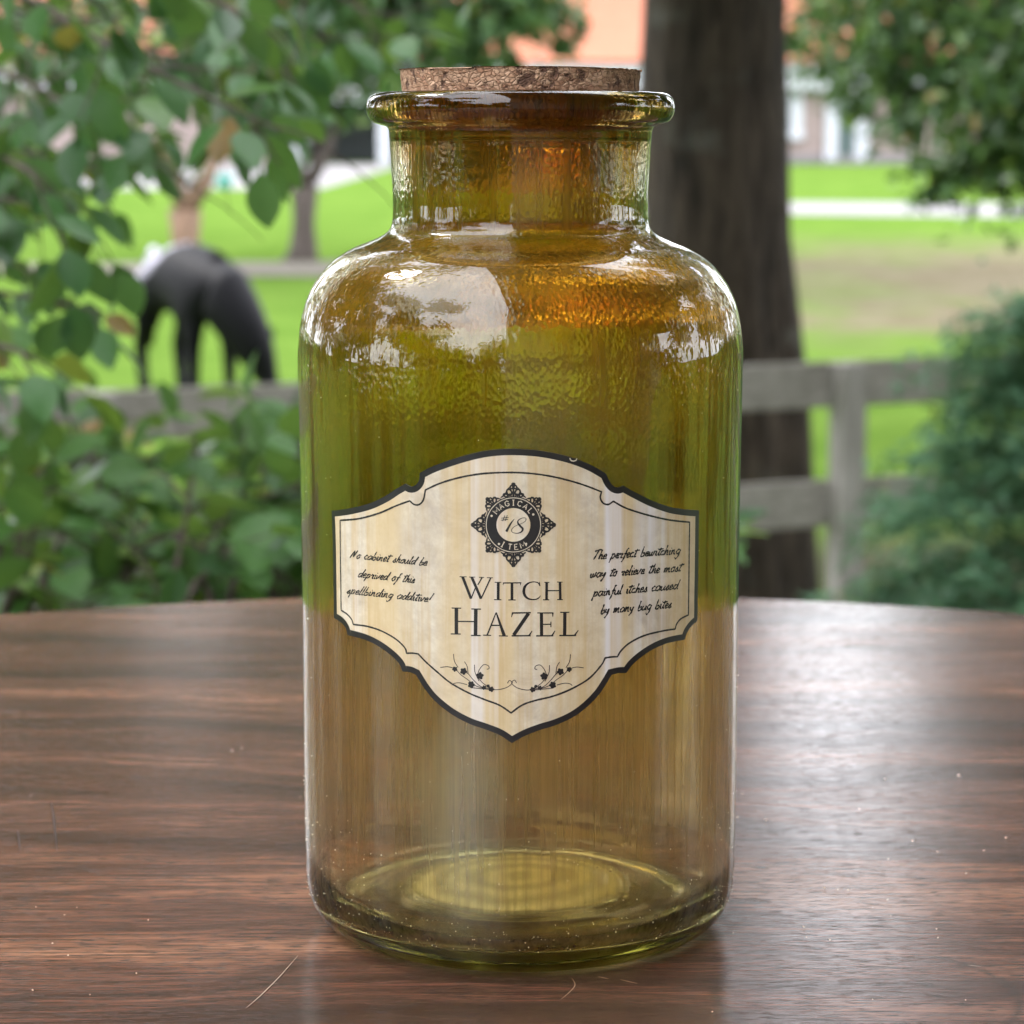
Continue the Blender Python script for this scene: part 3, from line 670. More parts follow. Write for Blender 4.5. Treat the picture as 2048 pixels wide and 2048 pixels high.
# --- ivy sprays
ivy = [[(1010, 470), (992, 440), (965, 452), (960, 478), (900, 522), (800, 545), (720, 535)], [(720, 535), (620, 510), (540, 440), (480, 370), (430, 340)],
       [(740, 540), (640, 470), (590, 400), (600, 330), (650, 270), (700, 280), (710, 310), (685, 320)], [(650, 530), (560, 500), (470, 430), (400, 380), (340, 320), (260, 292), (175, 300)],
       [(480, 370), (470, 290), (440, 235)], [(370, 300), (330, 230), (320, 150)], [(470, 490), (390, 470), (330, 475), (300, 495)], [(600, 450), (555, 350), (550, 270)], [(740, 545), (600, 532), (500, 520)]]
iv = []; lv = []
for mir in (0, 1):
    F_ = (lambda p: (1922 - p[0], p[1] + 4)) if mir else (lambda p: p)
    for c_ in ivy: iv.append(stroke(cI, [F_(p) for p in c_], 8, 5.52, 5))
    for (x, y, r_) in [(335, 318, 30), (430, 342, 40), (610, 392, 42), (515, 490, 40), (655, 522, 26), (735, 540, 32), (700, 505, 20)]:
        n = 30; P = []
        for k in range(n):
            a = 2 * PI * k / n; q = r_ * (.68 + .34 * abs(math.cos(2.5 * a + x))); P.append(F_((x + q * math.cos(a), y + q * math.sin(a))))
        lv.append([cI(*p) for p in P])
ribbons(iv, 'printed_vine', M['bink'], .00020, label)
for P in lv: fill(P, .00022, 'printed_leaf', M['ink'], label)
ribbons([stroke(c6, [(1236, 138), (1242, 150), (1256, 153), (1268, 148), (1270, 140)], 5, 2.477, 3)], 'torn_chip', M['pale'], .00016, label)

# dust, paper fibres and dried lacquer specks stuck to the outside of the glass
t = NT('dust'); M['dust'] = t.done(t.bsdf((.70, .62, .42), .7))
rnd = random.Random(7); mb = MB()
for k in range(520):
    a = rnd.uniform(-1.45, 1.45); z = rnd.choice([rnd.uniform(.008, .118), rnd.uniform(.008, .03), rnd.uniform(.006, .012)]); s = rnd.uniform(.00005, .00013) * (1.5 if rnd.random() < .12 else 1)
    if abs(a) < .82 and .047 < z < .104: continue
    rr_ = (RB if z > .012 else float(np.interp(z, [.0034, .0062, .0095, .014], [.0428, .0440, .04455, RB - .0001]))) + .00012
    c_ = Vector((rr_ * math.sin(a), -rr_ * math.cos(a), z)); tx = Vector((math.cos(a), math.sin(a), 0)); nn = Vector((math.sin(a), -math.cos(a), 0)); th = rnd.uniform(0, PI)
    u = tx * math.cos(th) + Vector((0, 0, 1)) * math.sin(th); v_ = nn.cross(u); el = rnd.uniform(.5, 1.6)
    mb.add([c_ + u * s * el, c_ + v_ * s, c_ - u * s * el, c_ - v_ * s, c_ + nn * s * .8], [(0, 1, 4), (1, 2, 4), (2, 3, 4), (3, 0, 4)])
tag(mb.build('dust_specks', M['dust'], bottle, smooth=False), kind='stuff')
# crumbs on the table
t = NT('crumb'); M['crumb'] = t.done(t.bsdf((.62, .46, .33), .8))
mb = MB()
spots = [(1649, 1776), (1697, 1781), (1770, 1558), (1918, 1552), (1718, 1619), (1532, 1641), (1776, 1801), (2012, 1676), (1968, 1701), (1876, 1875), (1873, 1858), (925, 0)]
for k in range(46): spots.append((rnd.uniform(0, 2048), rnd.uniform(1380, 2040)))
for (px, py) in spots:
    if py < 1300: continue
    c_ = on_z(px, py, .0003); s = rnd.uniform(.00012, .0003) if (px, py) not in spots[:8] else .00034
    if math.hypot(c_.x, c_.y) < .043: continue
    vs = [c_ + Vector((s * math.cos(a) * rnd.uniform(.6, 1.3), s * math.sin(a) * rnd.uniform(.6, 1.3), rnd.uniform(-.0001, s * .8))) for a in np.linspace(0, 2 * PI, 6)[:-1]]
    mb.add(vs + [c_ + Vector((0, 0, s))], [(i, (i + 1) % 5, 5) for i in range(5)])
tag(mb.build('crumbs', M['crumb'], smooth=False), 'tiny pale crumbs scattered on the table around the bottle', 'crumbs', kind='stuff')

# ------------------------------------------------------------ fence
M['oldwood'] = simple('weathered_board', (.15, .135, .115), (.27, .25, .225), 5, .85, .003, .6, (1, 10, 10))
M['oldpost'] = simple('weathered_post', (.17, .155, .14), (.30, .28, .26), 5, .85, .003, .6, (10, 10, 1))
fa, fb = Vector((-1.125, 7.07 + CAM.y)), Vector((1.547, 8.23 + CAM.y)); fd = (fb - fa).normalized()
fang = math.atan2(fd.y, fd.x); frot = Matrix.Rotation(fang, 3, 'Z'); fn_ = Vector((-fd.y, fd.x))
p0 = fa + fd * ((1.06 - fa.x) / fd.x)
fence = empty('board_fence', (p0.x, p0.y, -1.74), label='weathered grey three-board fence between the garden shrubs and the lawn', cat='fence')
off0 = Vector((p0.x, p0.y, -1.74))
for k in range(-3, 3):
    q = p0 + fd * 2.4 * k; mb = MB(); mb.box(Vector((q.x, q.y, -1.14)) - off0, (.085, .095, 1.24), frot); o = mb.build('post', M['oldpost'], fence, smooth=False)
    b = o.modifiers.new('b', 'BEVEL'); b.width = .006; b.segments = 2
for k in range(-3, 3):
    for (zc, h) in ((-.590, .145), (-.970, .150), (-1.375, .150)):
        dz = random.uniform(-.012, .012); q = p0 + fd * 2.4 * (k + .5) + fn_ * .062
        mb = MB(); mb.box(Vector((q.x, q.y, zc + dz)) - off0, (2.385, .024, h), frot @ Matrix.Rotation(random.uniform(-.004, .004), 3, 'Y')); o = mb.build('board', M['oldwood'], fence, smooth=False)
        b = o.modifiers.new('b', 'BEVEL'); b.width = .004; b.segments = 1

# ------------------------------------------------------------ foliage makers
def leaf_pts(L, wd, curl, fold):
    prof_ = [(0, .0), (.10, .42), (.28, .88), (.48, 1.0), (.68, .84), (.86, .46), (1.0, .0)]
    v = []; f = []
    for i, (a, b) in enumerate(prof_):
        z = -curl * a * a * L; x = a * L
        v.append((x, 0, z))
        v.append((x, b * wd / 2, z + fold * b * wd)); v.append((x, -b * wd / 2, z + fold * b * wd))
    for i in range(len(prof_) - 1):
        a, b = 3 * i, 3 * (i + 1)
        f += [(a, b, b + 1, a + 1), (a, a + 2, b + 2, b)]
    v += [(-.16 * L, .008 * L, .02 * L), (-.16 * L, -.008 * L, .02 * L), (0, .012 * L, 0), (0, -.012 * L, 0)]; n = len(v)
    f.append((n - 4, n - 3, n - 1, n - 2))
    return v, f
def leaf_mesh(name, mat, L, wd, curl, fold):
    m = MB(); m.add(*leaf_pts(L, wd, curl, fold)); me = m.build(name, mat, link=False); d = me.data; bpy.data.objects.remove(me); return d
def frame(d, up, roll=0):
    d = d.normalized(); s = up.cross(d)
    if s.length < 1e-4: s = Vector((1, 0, 0))
    s.normalize(); n = d.cross(s); m = Matrix((d, s, n)).transposed(); return m @ Matrix.Rotation(roll, 3, 'X')
def rv(rg): return Vector((rg.gauss(0, 1), rg.gauss(0, 1), rg.gauss(0, 1)))
def scatter_crown(rg, clumps, n, size, spread, aspect=.55, updir=.6):
    """leaf-sized bent faces round clump centres, as vertex / face arrays"""
    g = np.random.default_rng(rg.randrange(1 << 30)); cl = np.array([tuple(c[0]) for c in clumps]); cr_ = np.array([c[1] for c in clumps])
    idx = g.choice(len(cl), n, p=cr_ ** 2 / (cr_ ** 2).sum()); c = cl[idx] + g.normal(0, 1, (n, 3)) * (cr_[idx] * spread)[:, None]
    d = g.normal(0, 1, (n, 3)); d[:, 2] -= .3; d /= np.linalg.norm(d, axis=1)[:, None]
    nn = g.normal(0, 1, (n, 3)); nn[:, 2] += updir * 2; s = np.cross(nn, d); s /= np.linalg.norm(s, axis=1)[:, None]; up = np.cross(d, s)
    L = (size * g.uniform(.6, 1.3, n))[:, None]; W_ = L * aspect / 2
    V = np.stack([c - d * L / 2, c + s * W_ - up * L * .05, c + d * L / 2, c - s * W_ - up * L * .05], 1).reshape(-1, 3)
    F = np.arange(4 * n).reshape(n, 4); return V, F
def mesh_np(name, V, F, mat, parent=None, kind=None):
    me = bpy.data.meshes.new(name); me.vertices.add(len(V)); me.vertices.foreach_set('co', V.ravel()); me.loops.add(F.size); me.loops.foreach_set('vertex_index', F.ravel().astype(np.int32))
    me.polygons.add(len(F)); me.polygons.foreach_set('loop_start', (np.arange(len(F)) * F.shape[1]).astype(np.int32)); me.polygons.foreach_set('loop_total', np.full(len(F), F.shape[1], np.int32))
    me.update(); me.materials.append(mat); o = bpy.data.objects.new(name, me); C.objects.link(o)
    if parent: o.parent = parent
    if kind: o['kind'] = kind
    return o
def put_leaves(thing, meshes, spots, limit=300, stuffmat=None, name='leaf'):
    """spots: (pos, matrix3, scale, score). The nearest ones are leaves of their own, the rest one mass"""
    spots = sorted(spots, key=lambda q: q[3]); T = thing.location
    for i, (p, m, s, _) in enumerate(spots[:limit]):
        o = bpy.data.objects.new(name, meshes[i % len(meshes)]); C.objects.link(o); o.parent = thing
        o.matrix_local = Matrix.Translation(p - T) @ m.to_4x4() @ Matrix.Scale(s, 4)
    rest = spots[limit:]
    if rest:
        Vs = [np.array([tuple(v.co) for v in me.vertices]) for me in meshes]; Fs = [[tuple(p.vertices) for p in me.polygons] for me in meshes]
        V = []; F = []; n = 0
        for i, (p, m, s, _) in enumerate(rest):
            k = i % len(meshes); a = Vs[k] @ np.array(m).T * s + np.array(p - T); V.append(a); F += [tuple(q + n for q in f) for f in Fs[k]]; n += len(a)
        me = bpy.data.meshes.new('foliage'); me.from_pydata(np.concatenate(V).tolist(), [], F); me.materials.append(stuffmat); o = bpy.data.objects.new('foliage', me)
        C.objects.link(o); o.parent = thing; o['kind'] = 'stuff'
def grow(rg, path, n_tw, tw_len, leaf_gap, lscale, droop, spots, mbt, r0, up=Vector((0, 0, 1)), lmul=1):
    """a branch with side twigs that carry alternate leaves"""
    P = [Vector(p) for p in catmull([tuple(q) for q in path], 8)]; mbt.tube(P, list(np.linspace(r0, r0 * .3, len(P))), 6)
    def leaves(Q, gap):
        acc = 0; side = 1
        for i in range(1, len(Q)):
            acc += (Q[i] - Q[i - 1]).length
            if acc > gap:
                acc = 0; side = -side; t_ = (Q[i] - Q[i - 1]).normalized(); s_ = t_.cross(up); s_ = s_.normalized() if s_.length > .01 else Vector((1, 0, 0))
                d = (t_ * .6 + s_ * side * .8 + rv(rg) * .35 + Vector((0, 0, -droop))).normalized(); nrm = (up + rv(rg) * .45).normalized()
                sc_ = lscale * rg.uniform(.65, 1.2); spots.append((Q[i] + d * .006, frame(d, nrm, rg.uniform(-.5, .5)), sc_, (Q[i] - CAM).length / sc_))
    for k in range(n_tw):
        f_ = (k + .7) / n_tw; i = min(len(P) - 2, int(f_ * (len(P) - 1))); t_ = (P[i + 1] - P[i]).normalized(); s_ = t_.cross(up).normalized() * (1 if k % 2 else -1)
        d = (t_ * .7 + s_ * .5 + rv(rg) * .45).normalized(); L = tw_len * rg.uniform(.5, 1.15) * (1.15 - .5 * f_); Q = [P[i]]
        for j in range(8): d = (d + Vector((0, 0, -.10 * droop)) + rv(rg) * .10).normalized(); Q.append(Q[-1] + d * L / 8)
        mbt.tube(Q, list(np.linspace(r0 * .35, r0 * .12, len(Q))), 5); leaves(Q, leaf_gap)
        tip = (Q[-1] - Q[-2]).normalized(); d2 = (tip + Vector((0, 0, -droop * .5))).normalized(); spots.append((Q[-1], frame(d2, up + rv(rg) * .3), lscale, (Q[-1] - CAM).length / lscale))
    leaves(P[len(P) // 3:], leaf_gap * 1.3)

# ------------------------------------------------------------ tree hanging in from the left
rg = random.Random(11)
LM = [leaf_mesh('leaf', M['leaf'], 1, wd, cu, fo) for wd, cu, fo in ((.62, .10, .10), (.70, .18, .06), (.58, .04, .14), (.66, .26, .10))]
T0 = Vector((-1.55, 1.5, -1.74))
tree = empty('overhanging_tree', T0, label='near tree with oval leaves hanging in at the upper left, beside the table', cat='tree')
mbt = MB(); mbt.tube([Vector((-1.55, 1.5, -1.76)), Vector((-1.52, 1.52, -.6)), Vector((-1.45, 1.5, .5)), Vector((-1.3, 1.5, 1.5)), Vector((-1.1, 1.4, 2.6))], [.09, .075, .065, .05, .03], 12, wob=.3)
mbt.v = [tuple(Vector(v_) - T0) for v_ in mbt.v]; mbt.build('trunk', M['twig'], tree)
spots = []; mbt = MB()
paths = [
    ([(-250, -160, 1.7), (60, 0, 1.6), (250, 110, 1.5), (430, 200, 1.45), (560, 260, 1.42)], 13, .14),
    ([(-250, 60, 1.8), (20, 150, 1.7), (180, 240, 1.6), (300, 330, 1.55)], 11, .12),
    ([(-150, -220, 2.0), (200, -90, 1.95), (460, 30, 1.9), (640, 110, 1.85)], 14, .15),
    ([(100, -260, 1.8), (330, -100, 1.75), (480, 40, 1.7), (590, 170, 1.65)], 13, .14),
    ([(-250, 240, 1.5), (-60, 290, 1.5), (50, 340, 1.45), (110, 400, 1.45)], 8, .09),
    ([(-250, 560, 1.6), (-40, 580, 1.6), (90, 600, 1.6), (210, 625, 1.6)], 6, .04),
    ([(-250, 640, 1.5), (-60, 680, 1.45), (30, 700, 1.4), (100, 735, 1.4)], 5, .045),
    ([(-200, -60, 2.2), (150, 60, 2.1), (380, 130, 2.0), (520, 200, 2.0)], 15, .16),
    ([(-300, 150, 2.2), (0, 60, 2.1), (260, 30, 2.05), (460, 10, 2.0)], 14, .15),
    ([(-300, 0, 2.4), (0, -20, 2.3), (260, -60, 2.25), (600, -60, 2.2)], 14, .17),
    ([(-300, 260, 2.3), (-100, 240, 2.3), (100, 230, 2.25), (330, 240, 2.2)], 13, .12),
    ([(300, -300, 2.3), (520, -110, 2.25), (690, 0, 2.2), (790, 40, 2.2)], 10, .14),
    ([(-300, -60, 2.7), (0, -10, 2.7), (300, 20, 2.6), (560, 60, 2.6)], 16, .17),
    ([(-100, 120, 2.8), (100, 100, 2.8), (350, 110, 2.7), (620, 100, 2.7)], 15, .15),
    ([(-300, -160, 1.5), (0, -120, 1.45), (200, -60, 1.4), (420, -40, 1.4)], 10, .12),
    ([(-300, 330, 1.7), (-120, 380, 1.7), (20, 400, 1.65), (120, 440, 1.6)], 10, .07),
    ([(-300, 480, 1.8), (-150, 500, 1.8), (0, 520, 1.75), (100, 560, 1.7)], 9, .06),
    ([(-300, 200, 2.0), (-100, 260, 2.0), (80, 310, 1.95), (230, 350, 1.9)], 12, .09),
    ([(-300, 420, 1.9), (-100, 420, 1.9), (20, 440, 1.9)], 6, .06),
]
for pth, ntw, twl in paths:
    grow(rg, [at(*p) for p in pth], ntw, twl, .027, .033, .55, spots, mbt, .0026)
# the single large leaf that hangs clear of the rest
bigp = at(520, 345, 1.35); spots.append((bigp, frame(Vector((.12, .1, -1)), Vector((.1, -1, .1)), .1), .0305, .1))
mbt.v = [tuple(Vector(v_) - T0) for v_ in mbt.v]; mbt.build('branches', M['twig'], tree)
cl = [(Vector((rg.uniform(-3.0, -.8), rg.uniform(.4, 2.8), rg.uniform(1.1, 2.6))) - T0, rg.uniform(.25, .45)) for _ in range(26)]
V_, F_c = scatter_crown(rg, cl, 4500, .10, .6); mesh_np('crown', V_, F_c, M['leaf'], tree, 'stuff')
inv = cam.rotation_euler.to_matrix().inverted()
def pix(p):
    q = inv @ (p - CAM); return 1024 + FPX * q.x / -q.z, 1024 - FPX * q.y / -q.z
def pruned(q):
    x, y = pix(q[0] + q[1] @ Vector((q[2] * .6, 0, 0)))
    if q[3] == .1: return False
    if x > 585 and y > 320: return True
    if 330 < x and y > 385: return True
    if 285 < x and y > 480: return True
    return False
spots = [q for q in spots if not pruned(q)]
put_leaves(tree, LM, spots, 300, M['leaf'])

# ------------------------------------------------------------ shrub behind the table on the left
rg = random.Random(23)
SM = [leaf_mesh('leaf', M['shrub'], 1, wd, cu, fo) for wd, cu, fo in ((.66, .15, .10), (.74, .22, .06), (.60, .08, .16))]
S0 = Vector((-.35, 1.9, -1.74)); shrub = empty('leafy_shrub', S0, label='dense broad-leaved shrub behind the table, from the left edge to behind the bottle', cat='shrub')
spots = []; mbt = MB()
for k in range(100):
    px = rg.uniform(-150, 1080) if k < 58 else rg.uniform(600, 1290); D = rg.uniform(1.75, 3.1); topy = rg.uniform(890, 1050) - (60 if rg.random() < .12 else 0)
    b = at(px + rg.uniform(-200, 200), 1500, D + rg.uniform(-.1, .2)); tp = at(px, topy, D); mid = (b + tp) / 2 + rv(rg) * .05
    base = Vector((b.x * .7 - .1, b.y, -1.7)); grow(rg, [base, b, mid, tp], 9, .17, .028, .043, .25, spots, mbt, .005)
keep = [s for s in spots if s[0].z > -.62 - .12 * (s[0].y - 1) and not (pix(s[0])[1] < 775 and 215 < pix(s[0])[0] < 640)]
mbt.v = [tuple(Vector(v_) - S0) for v_ in mbt.v]; mbt.build('stems', M['twig'], shrub)
put_leaves(shrub, SM, keep, 300, M['shrub'])
# ------------------------------------------------------------ feathery conifer on the right
def conifer(name, loc, h, spread, n, label, seed, mat=None):
    rg = random.Random(seed); T = Vector(loc); tr = empty(name, T, label=label, cat='conifer')
    m = MB(); m.tube([(0, 0, 0), (.02, 0, h * .5), (0, 0, h)], [.05, .035, .008], 8); m.build('trunk', M['twig'], tr)
    g = np.random.default_rng(seed); Vv = []; F = []; cnt = 0
    for k in range(n):
        f_ = (k + .5) / n; z = h * (.08 + .9 * f_); a = k * 2.4 + rg.uniform(-.3, .3); L = spread * (1.12 - .93 * f_) * rg.uniform(.75, 1.15)
        d = Vector((math.cos(a), math.sin(a), .45)); P = Vector((0, 0, z)); pts = []
        for j in range(14):
            pts.append((P.copy(), d.normalized())); P = P + d.normalized() * L / 13; d.z -= .075
        for (p, dd) in pts[2:]:
            side = dd.cross(Vector((0, 0, 1))).normalized()
            for s_ in (-1, 1):
                for q in range(3):
                    sd = (dd * .8 + side * s_ * rg.uniform(.5, 1) + rv(rg) * .22).normalized(); ll = .13 * rg.uniform(.5, 1.2)
                    st = p + rv(rg) * .02
                    for e in range(6):
                        c_ = st + sd * ll * e / 5; n_ = (Vector((0, 0, 1)) + rv(rg) * .5).normalized(); s2 = n_.cross(sd).normalized(); l2 = .035 * rg.uniform(.6, 1.2)
                        for s3 in (-1, 1):
                            e2 = (sd * .7 + s2 * s3).normalized() * l2
                            w2 = s2.cross(n_) * .007
                            Vv += [tuple(c_ - w2), tuple(c_ + w2), tuple(c_ + e2 + Vector((0, 0, -.004)))]; F.append((cnt, cnt + 1, cnt + 2)); cnt += 3
    o = mesh_np('foliage', np.array(Vv), np.array(F), mat or M['conifer'], tr, 'stuff'); return tr
p = at(2090, 1024, 4.6); conifer('feathery_conifer', (p.x + .16, p.y, -1.74), 1.66, 1.1, 90, 'feathery blue-green conifer in front of the fence at the right edge', 5)
p = at(1760, 1024, 4.0); conifer('feathery_conifer', (p.x, p.y, -1.74), 1.04, .55, 44, 'low feathery conifer at the foot of the fence post', 9)

# ------------------------------------------------------------ trees
def bark(name, a, b, s=3): return simple(name, a, b, s, .9, .02, .9, (6, 6, .8))
M['bark'] = bark('dark_bark', (.030, .023, .019), (.075, .058, .048), 5); t = NT('furrowed_bark'); fv = t.noise(t.coord((7, 7, .9)), 4, 6, .65, .4); lich = t.noise(t.coord(), 5, 5, .6)
bc_ = t.ramp(fv, [(.36, (.012, .009, .007)), (.5, (.048, .034, .025)), (.66, (.088, .066, .050))]); bc_ = t.mix(t.ramp(lich, [(.60, 0), (.70, .5)]), bc_, (.13, .13, .115))
M['trunk'] = t.done(t.bsdf(bc_, .9, t.bump(fv, .05, .9), Specular_IOR_Level=.3))
M['bark2'] = bark('brown_bark', (.08, .055, .04), (.16, .12, .09)); M['barklit'] = bark('orange_bark', (.09, .055, .038), (.20, .12, .075))  # barklit carries the orange light on the trunk in its colour
def tree_at(name, loc, trunk_pts, rad, limbs, clumps, n, size, label, cat='tree', group=None, mat='maple', bk='bark', seed=1, spread=.45, wob=.25):
    T = Vector(loc); tr = empty(name, T, label=label, cat=cat, group=group); m = MB(); m.tube([Vector(p) - T for p in trunk_pts], rad, 24, wob=wob); m.build('trunk', M[bk], tr)
    if limbs:
        m = MB()
        for pts, r_ in limbs: m.tube([Vector(p) - T for p in pts], list(np.linspace(r_, r_ * .35, len(pts))), 8)
        m.build('limbs', M[bk], tr)
    if clumps:
        V, F = scatter_crown(random.Random(seed), [(Vector(c) - T, r_) for c, r_ in clumps], n, size, spread); mesh_np('crown', V, F, M[mat], tr, 'stuff')
    return tr
rg = random.Random(3)
# the big trunk right of the bottle
b = at(1427, 700, 9.6); bt = Vector((b.x + .09, b.y, gz(b.y)))
tp = [(bt.x + .04, bt.y, bt.z - .1), (bt.x + .02, bt.y, bt.z + .25), (bt.x, bt.y, bt.z + .9), (b.x + .02, bt.y, -.2), (b.x - .005, bt.y, .35), (b.x - .01, bt.y, .75), (b.x - .05, bt.y, 1.6), (b.x - .1, bt.y, 3.2), (b.x, bt.y, 5.5)]
cl = []
for k in range(34):
    a = rg.uniform(0, 2 * PI); r_ = rg.uniform(1.0, 5.2); cl.append((Vector((b.x + r_ * math.cos(a), b.y + r_ * math.sin(a), rg.uniform(2.7, 7.5))), rg.uniform(.7, 1.1)))
for k in range(30):  # low unseen clumps added so leaves, not sky, mirror in the table
    c = at(rg.choice([rg.uniform(-400, 1560), rg.uniform(1800, 2500)]), rg.uniform(-1300, -420), rg.uniform(7.5, 12)); cl.append((c, rg.uniform(.28, .5)))
for k in range(30):  # unseen canopy added ahead and overhead to keep sky off the glass
    az, el, dd_ = rg.choice([rg.uniform(-75, 5), rg.uniform(12, 75)]), rg.uniform(14, 62), rg.uniform(4.5, 7.5)
    cl.append((Vector((dd_ * math.sin(R(az)), dd_ * math.cos(R(az)), dd_ * math.tan(R(el)) if el < 40 else 3 + (el - 40) * .06)), rg.uniform(.5, .8)))
def gap(c, r_):  # opening left in the crown so a strip of sky reaches the table
    az = math.degrees(math.atan2(c.x - CAM.x, c.y - CAM.y)); w_ = math.degrees(math.atan2(r_ * .8, (c - CAM).length)); el = math.degrees(math.atan2(c.z, c.y))
    return 6.3 - w_ < az < 7.7 + w_ and el < 21
cl = [q for q in cl if not gap(*q)]
limbs = [([Vector((b.x, bt.y, 2.6)), (Vector((b.x, bt.y, 2.6)) + c) / 2 + Vector((0, 0, .5)), c], .11) for c, r_ in cl[:9]]
tree_at('shade_tree', bt, tp, [.31, .28, .260, .252, .250, .252, .25, .2, .12], limbs, cl, 48000, .20, 'big dark tree trunk behind the fence, right of the bottle', bk='trunk', seed=2, wob=.2)
# crown that hangs down at the upper right
cl = []
for (px, py, D, r_) in [(1990, 60, 16, .45), (1850, 60, 16, .45), (1730, 30, 16.5, .42), (1630, -30, 17, .35), (2060, 200, 15, .45), (1960, 210, 15.5, .35), (1840, 190, 16, .30), (1740, 150, 16, .28), (1650, 130, 17, .22), (1600, 60, 17, .18),
                        (1930, 320, 15, .22), (1870, 360, 15, .16), (1860, 390, 15, .10), (2030, 330, 15, .25), (1990, 290, 15, .22), (2120, 250, 15, .5), (1800, 260, 15.5, .14), (1700, 215, 16, .10), (1900, -120, 16, .9), (2200, 0, 15, 1.), (2060, 90, 15.5, .5)]:
    cl.append((at(px, py, D), r_))
base = at(2350, 600, 15.5)
tree_at('maple_tree', (base.x, base.y, gz(base.y)), [(base.x, base.y, gz(base.y) - .1), (base.x, base.y, .2), (base.x - .1, base.y, 1.6), (base.x - .3, base.y, 3)], [.2, .17, .14, .06],
        [([Vector((base.x - .1, base.y, 1.4)), at(2100, 100, 15), at(1900, 150, 15.5)], .05), ([Vector((base.x - .1, base.y, 1.2)), at(2150, 260, 15), at(1880, 360, 15)], .04)],
        cl, 12500, .105, 'leafy tree crown hanging down at the upper right, in front of the house', seed=6, spread=.5)
# two small trees on the lawn left of the bottle
def lawn_tree(px, D, wpx, split, label, bk, leanx, crown, seed, n=4200, mat='maple', size=.16):
    p = at(px, 500, D); z = gz(p.y); r_ = wpx / FPX * D / 2; y = p.y
    sp_ = at(px, split, D); pts = [(p.x - .05, y, z - .1), (p.x, y, z + .15), (p.x + leanx * .3, y, (z + sp_.z) / 2), (sp_.x + leanx, y, sp_.z)]
    tops = [at(a, b_, D) for a, b_ in ((px - 60, split - 140), (px + 75, split - 150))]
    rg2 = random.Random(seed); crown = crown + [(rg2.uniform(-500, 1250), rg2.uniform(-1500, -330), rg2.uniform(-1, 3), rg2.uniform(.8, 1.4)) for _ in range(16)]; n = int(n * 6); size *= 1.25  # extra unseen clumps above the view, added to hide sky
    return tree_at('small_tree', (p.x, y, z), pts, [r_ * 1.7, r_ * 1.15, r_ * .9, r_ * 1.15], [([pts[-1], (Vector(pts[-1]) + q) / 2 + Vector((.03, 0, -.08)), q], r_ * .75) for q in tops], [(at(a, b_, D + dd), c_) for a, b_, dd, c_ in crown], n, size, label, bk=bk, seed=seed, mat=mat, group=None)
lawn_tree(608, 33, 46, 372, 'small forked dark tree on the lawn just left of the bottle neck', 'bark', .02,
          [(560, 60, 0, .55), (680, 90, 0, .5), (760, 40, 1, .55), (640, 200, 0, .30), (700, 225, 0, .22), (860, 20, 1, .6), (960, 60, 1, .45), (1060, 40, 2, .38), (1130, 90, 2, .22), (930, 110, 1, .3), (620, -120, 0, 1.2), (900, -150, 1, 1.2), (480, 60, 0, .5), (1020, 125, 2, .2), (700, 130, 1, .45), (860, 110, 0, .35), (780, 170, 1, .25), (1000, 20, 1, .4), (1120, 20, 2, .3), (1160, 60, 2, .14), (560, 200, 1, .3), (640, 20, 0, .6), (800, 0, 1, .6), (740, 110, 0, .4), (1060, -10, 1, .5), (930, 60, 1, .45), (380, 20, 1, .6), (500, 120, 0, .4)], 21, 5200, size=.19)
t1 = lawn_tree(372, 30, 58, 420, 'small tree with pale orange-brown trunk right behind the pony', 'barklit', .0,
          [(350, 330, 0, .20), (330, 290, 0, .22), (380, 370, 0, .15), (300, 150, 0, .6), (150, 60, 0, .6), (420, 130, 0, .5), (60, 120, 0, .5)], 22, 3600, 'olive', .15)

# ------------------------------------------------------------ house
HY = 85 + CAM.y; hz = gz(HY)
M['brick'] = simple('pale_brick_wall', (.17, .125, .115), (.23, .185, .175), 3, .85, .01, .5, (1, 1, 6))
M['roofm'] = simple('orange_roof', (.24, .07, .035), (.32, .11, .06), 2, .85, .02, .5, (1, 4, 1))
M['white'] = simple('white_paint', (.30, .31, .34), (.38, .39, .42), 4, .5, .002)
M['dark'] = simple('dark_door', (.02, .04, .04), (.04, .07, .065), 4, .4, .002)
M['pane'] = simple('window_pane', (.03, .04, .045), (.06, .08, .09), 2, .08, .002)
house = empty('brick_house', (0, HY, hz), label='long pale brick house with orange roof and white trim behind the lawn', cat='house')
def hx(px): return at(px, 300, 85).x
def hzz(py): return at(1024, py, 85).z - hz
def hbox(name, x0, x1, y0, y1, z0, z1, mat, parent=house):
    m = MB(); m.box(((x0 + x1) / 2, (y0 + y1) / 2, (z0 + z1) / 2), (x1 - x0, y1 - y0, z1 - z0)); return m.build(name, mat, parent, smooth=False)
gl_, gr_ = hx(615), hx(762)
ztop = hzz(180)
hbox('wall', hx(800), 22, 0, 9, -.3, ztop, M['brick'])
hbox('wall', -24, gl_, 0, 9, -.3, ztop, M['brick'])
hbox('wall', gl_ - .01, hx(800) + .01, 5.0, 9, -.3, ztop, M['dark'])  # back of the garage, coloured dark for the unlit opening
hbox('wall', gl_, hx(800), .01, 4.9, hzz(195), ztop - .01, M['brick'])
hbox('garage_frame', hx(756), hx(782), -.12, .5, -.1, ztop - .02, M['white'])
hbox('garage_frame', gl_ - .45, gl_ + .02, -.12, .5, -.1, ztop - .02, M['white'])
hbox('garage_lintel', gl_ - .45, hx(782), -.14, .4, hzz(205), ztop - .03, M['white'])
hbox('fascia', -25, 23, -.55, -.1, ztop, ztop + .93, M['white'])
m = MB(); r0 = ztop + .93
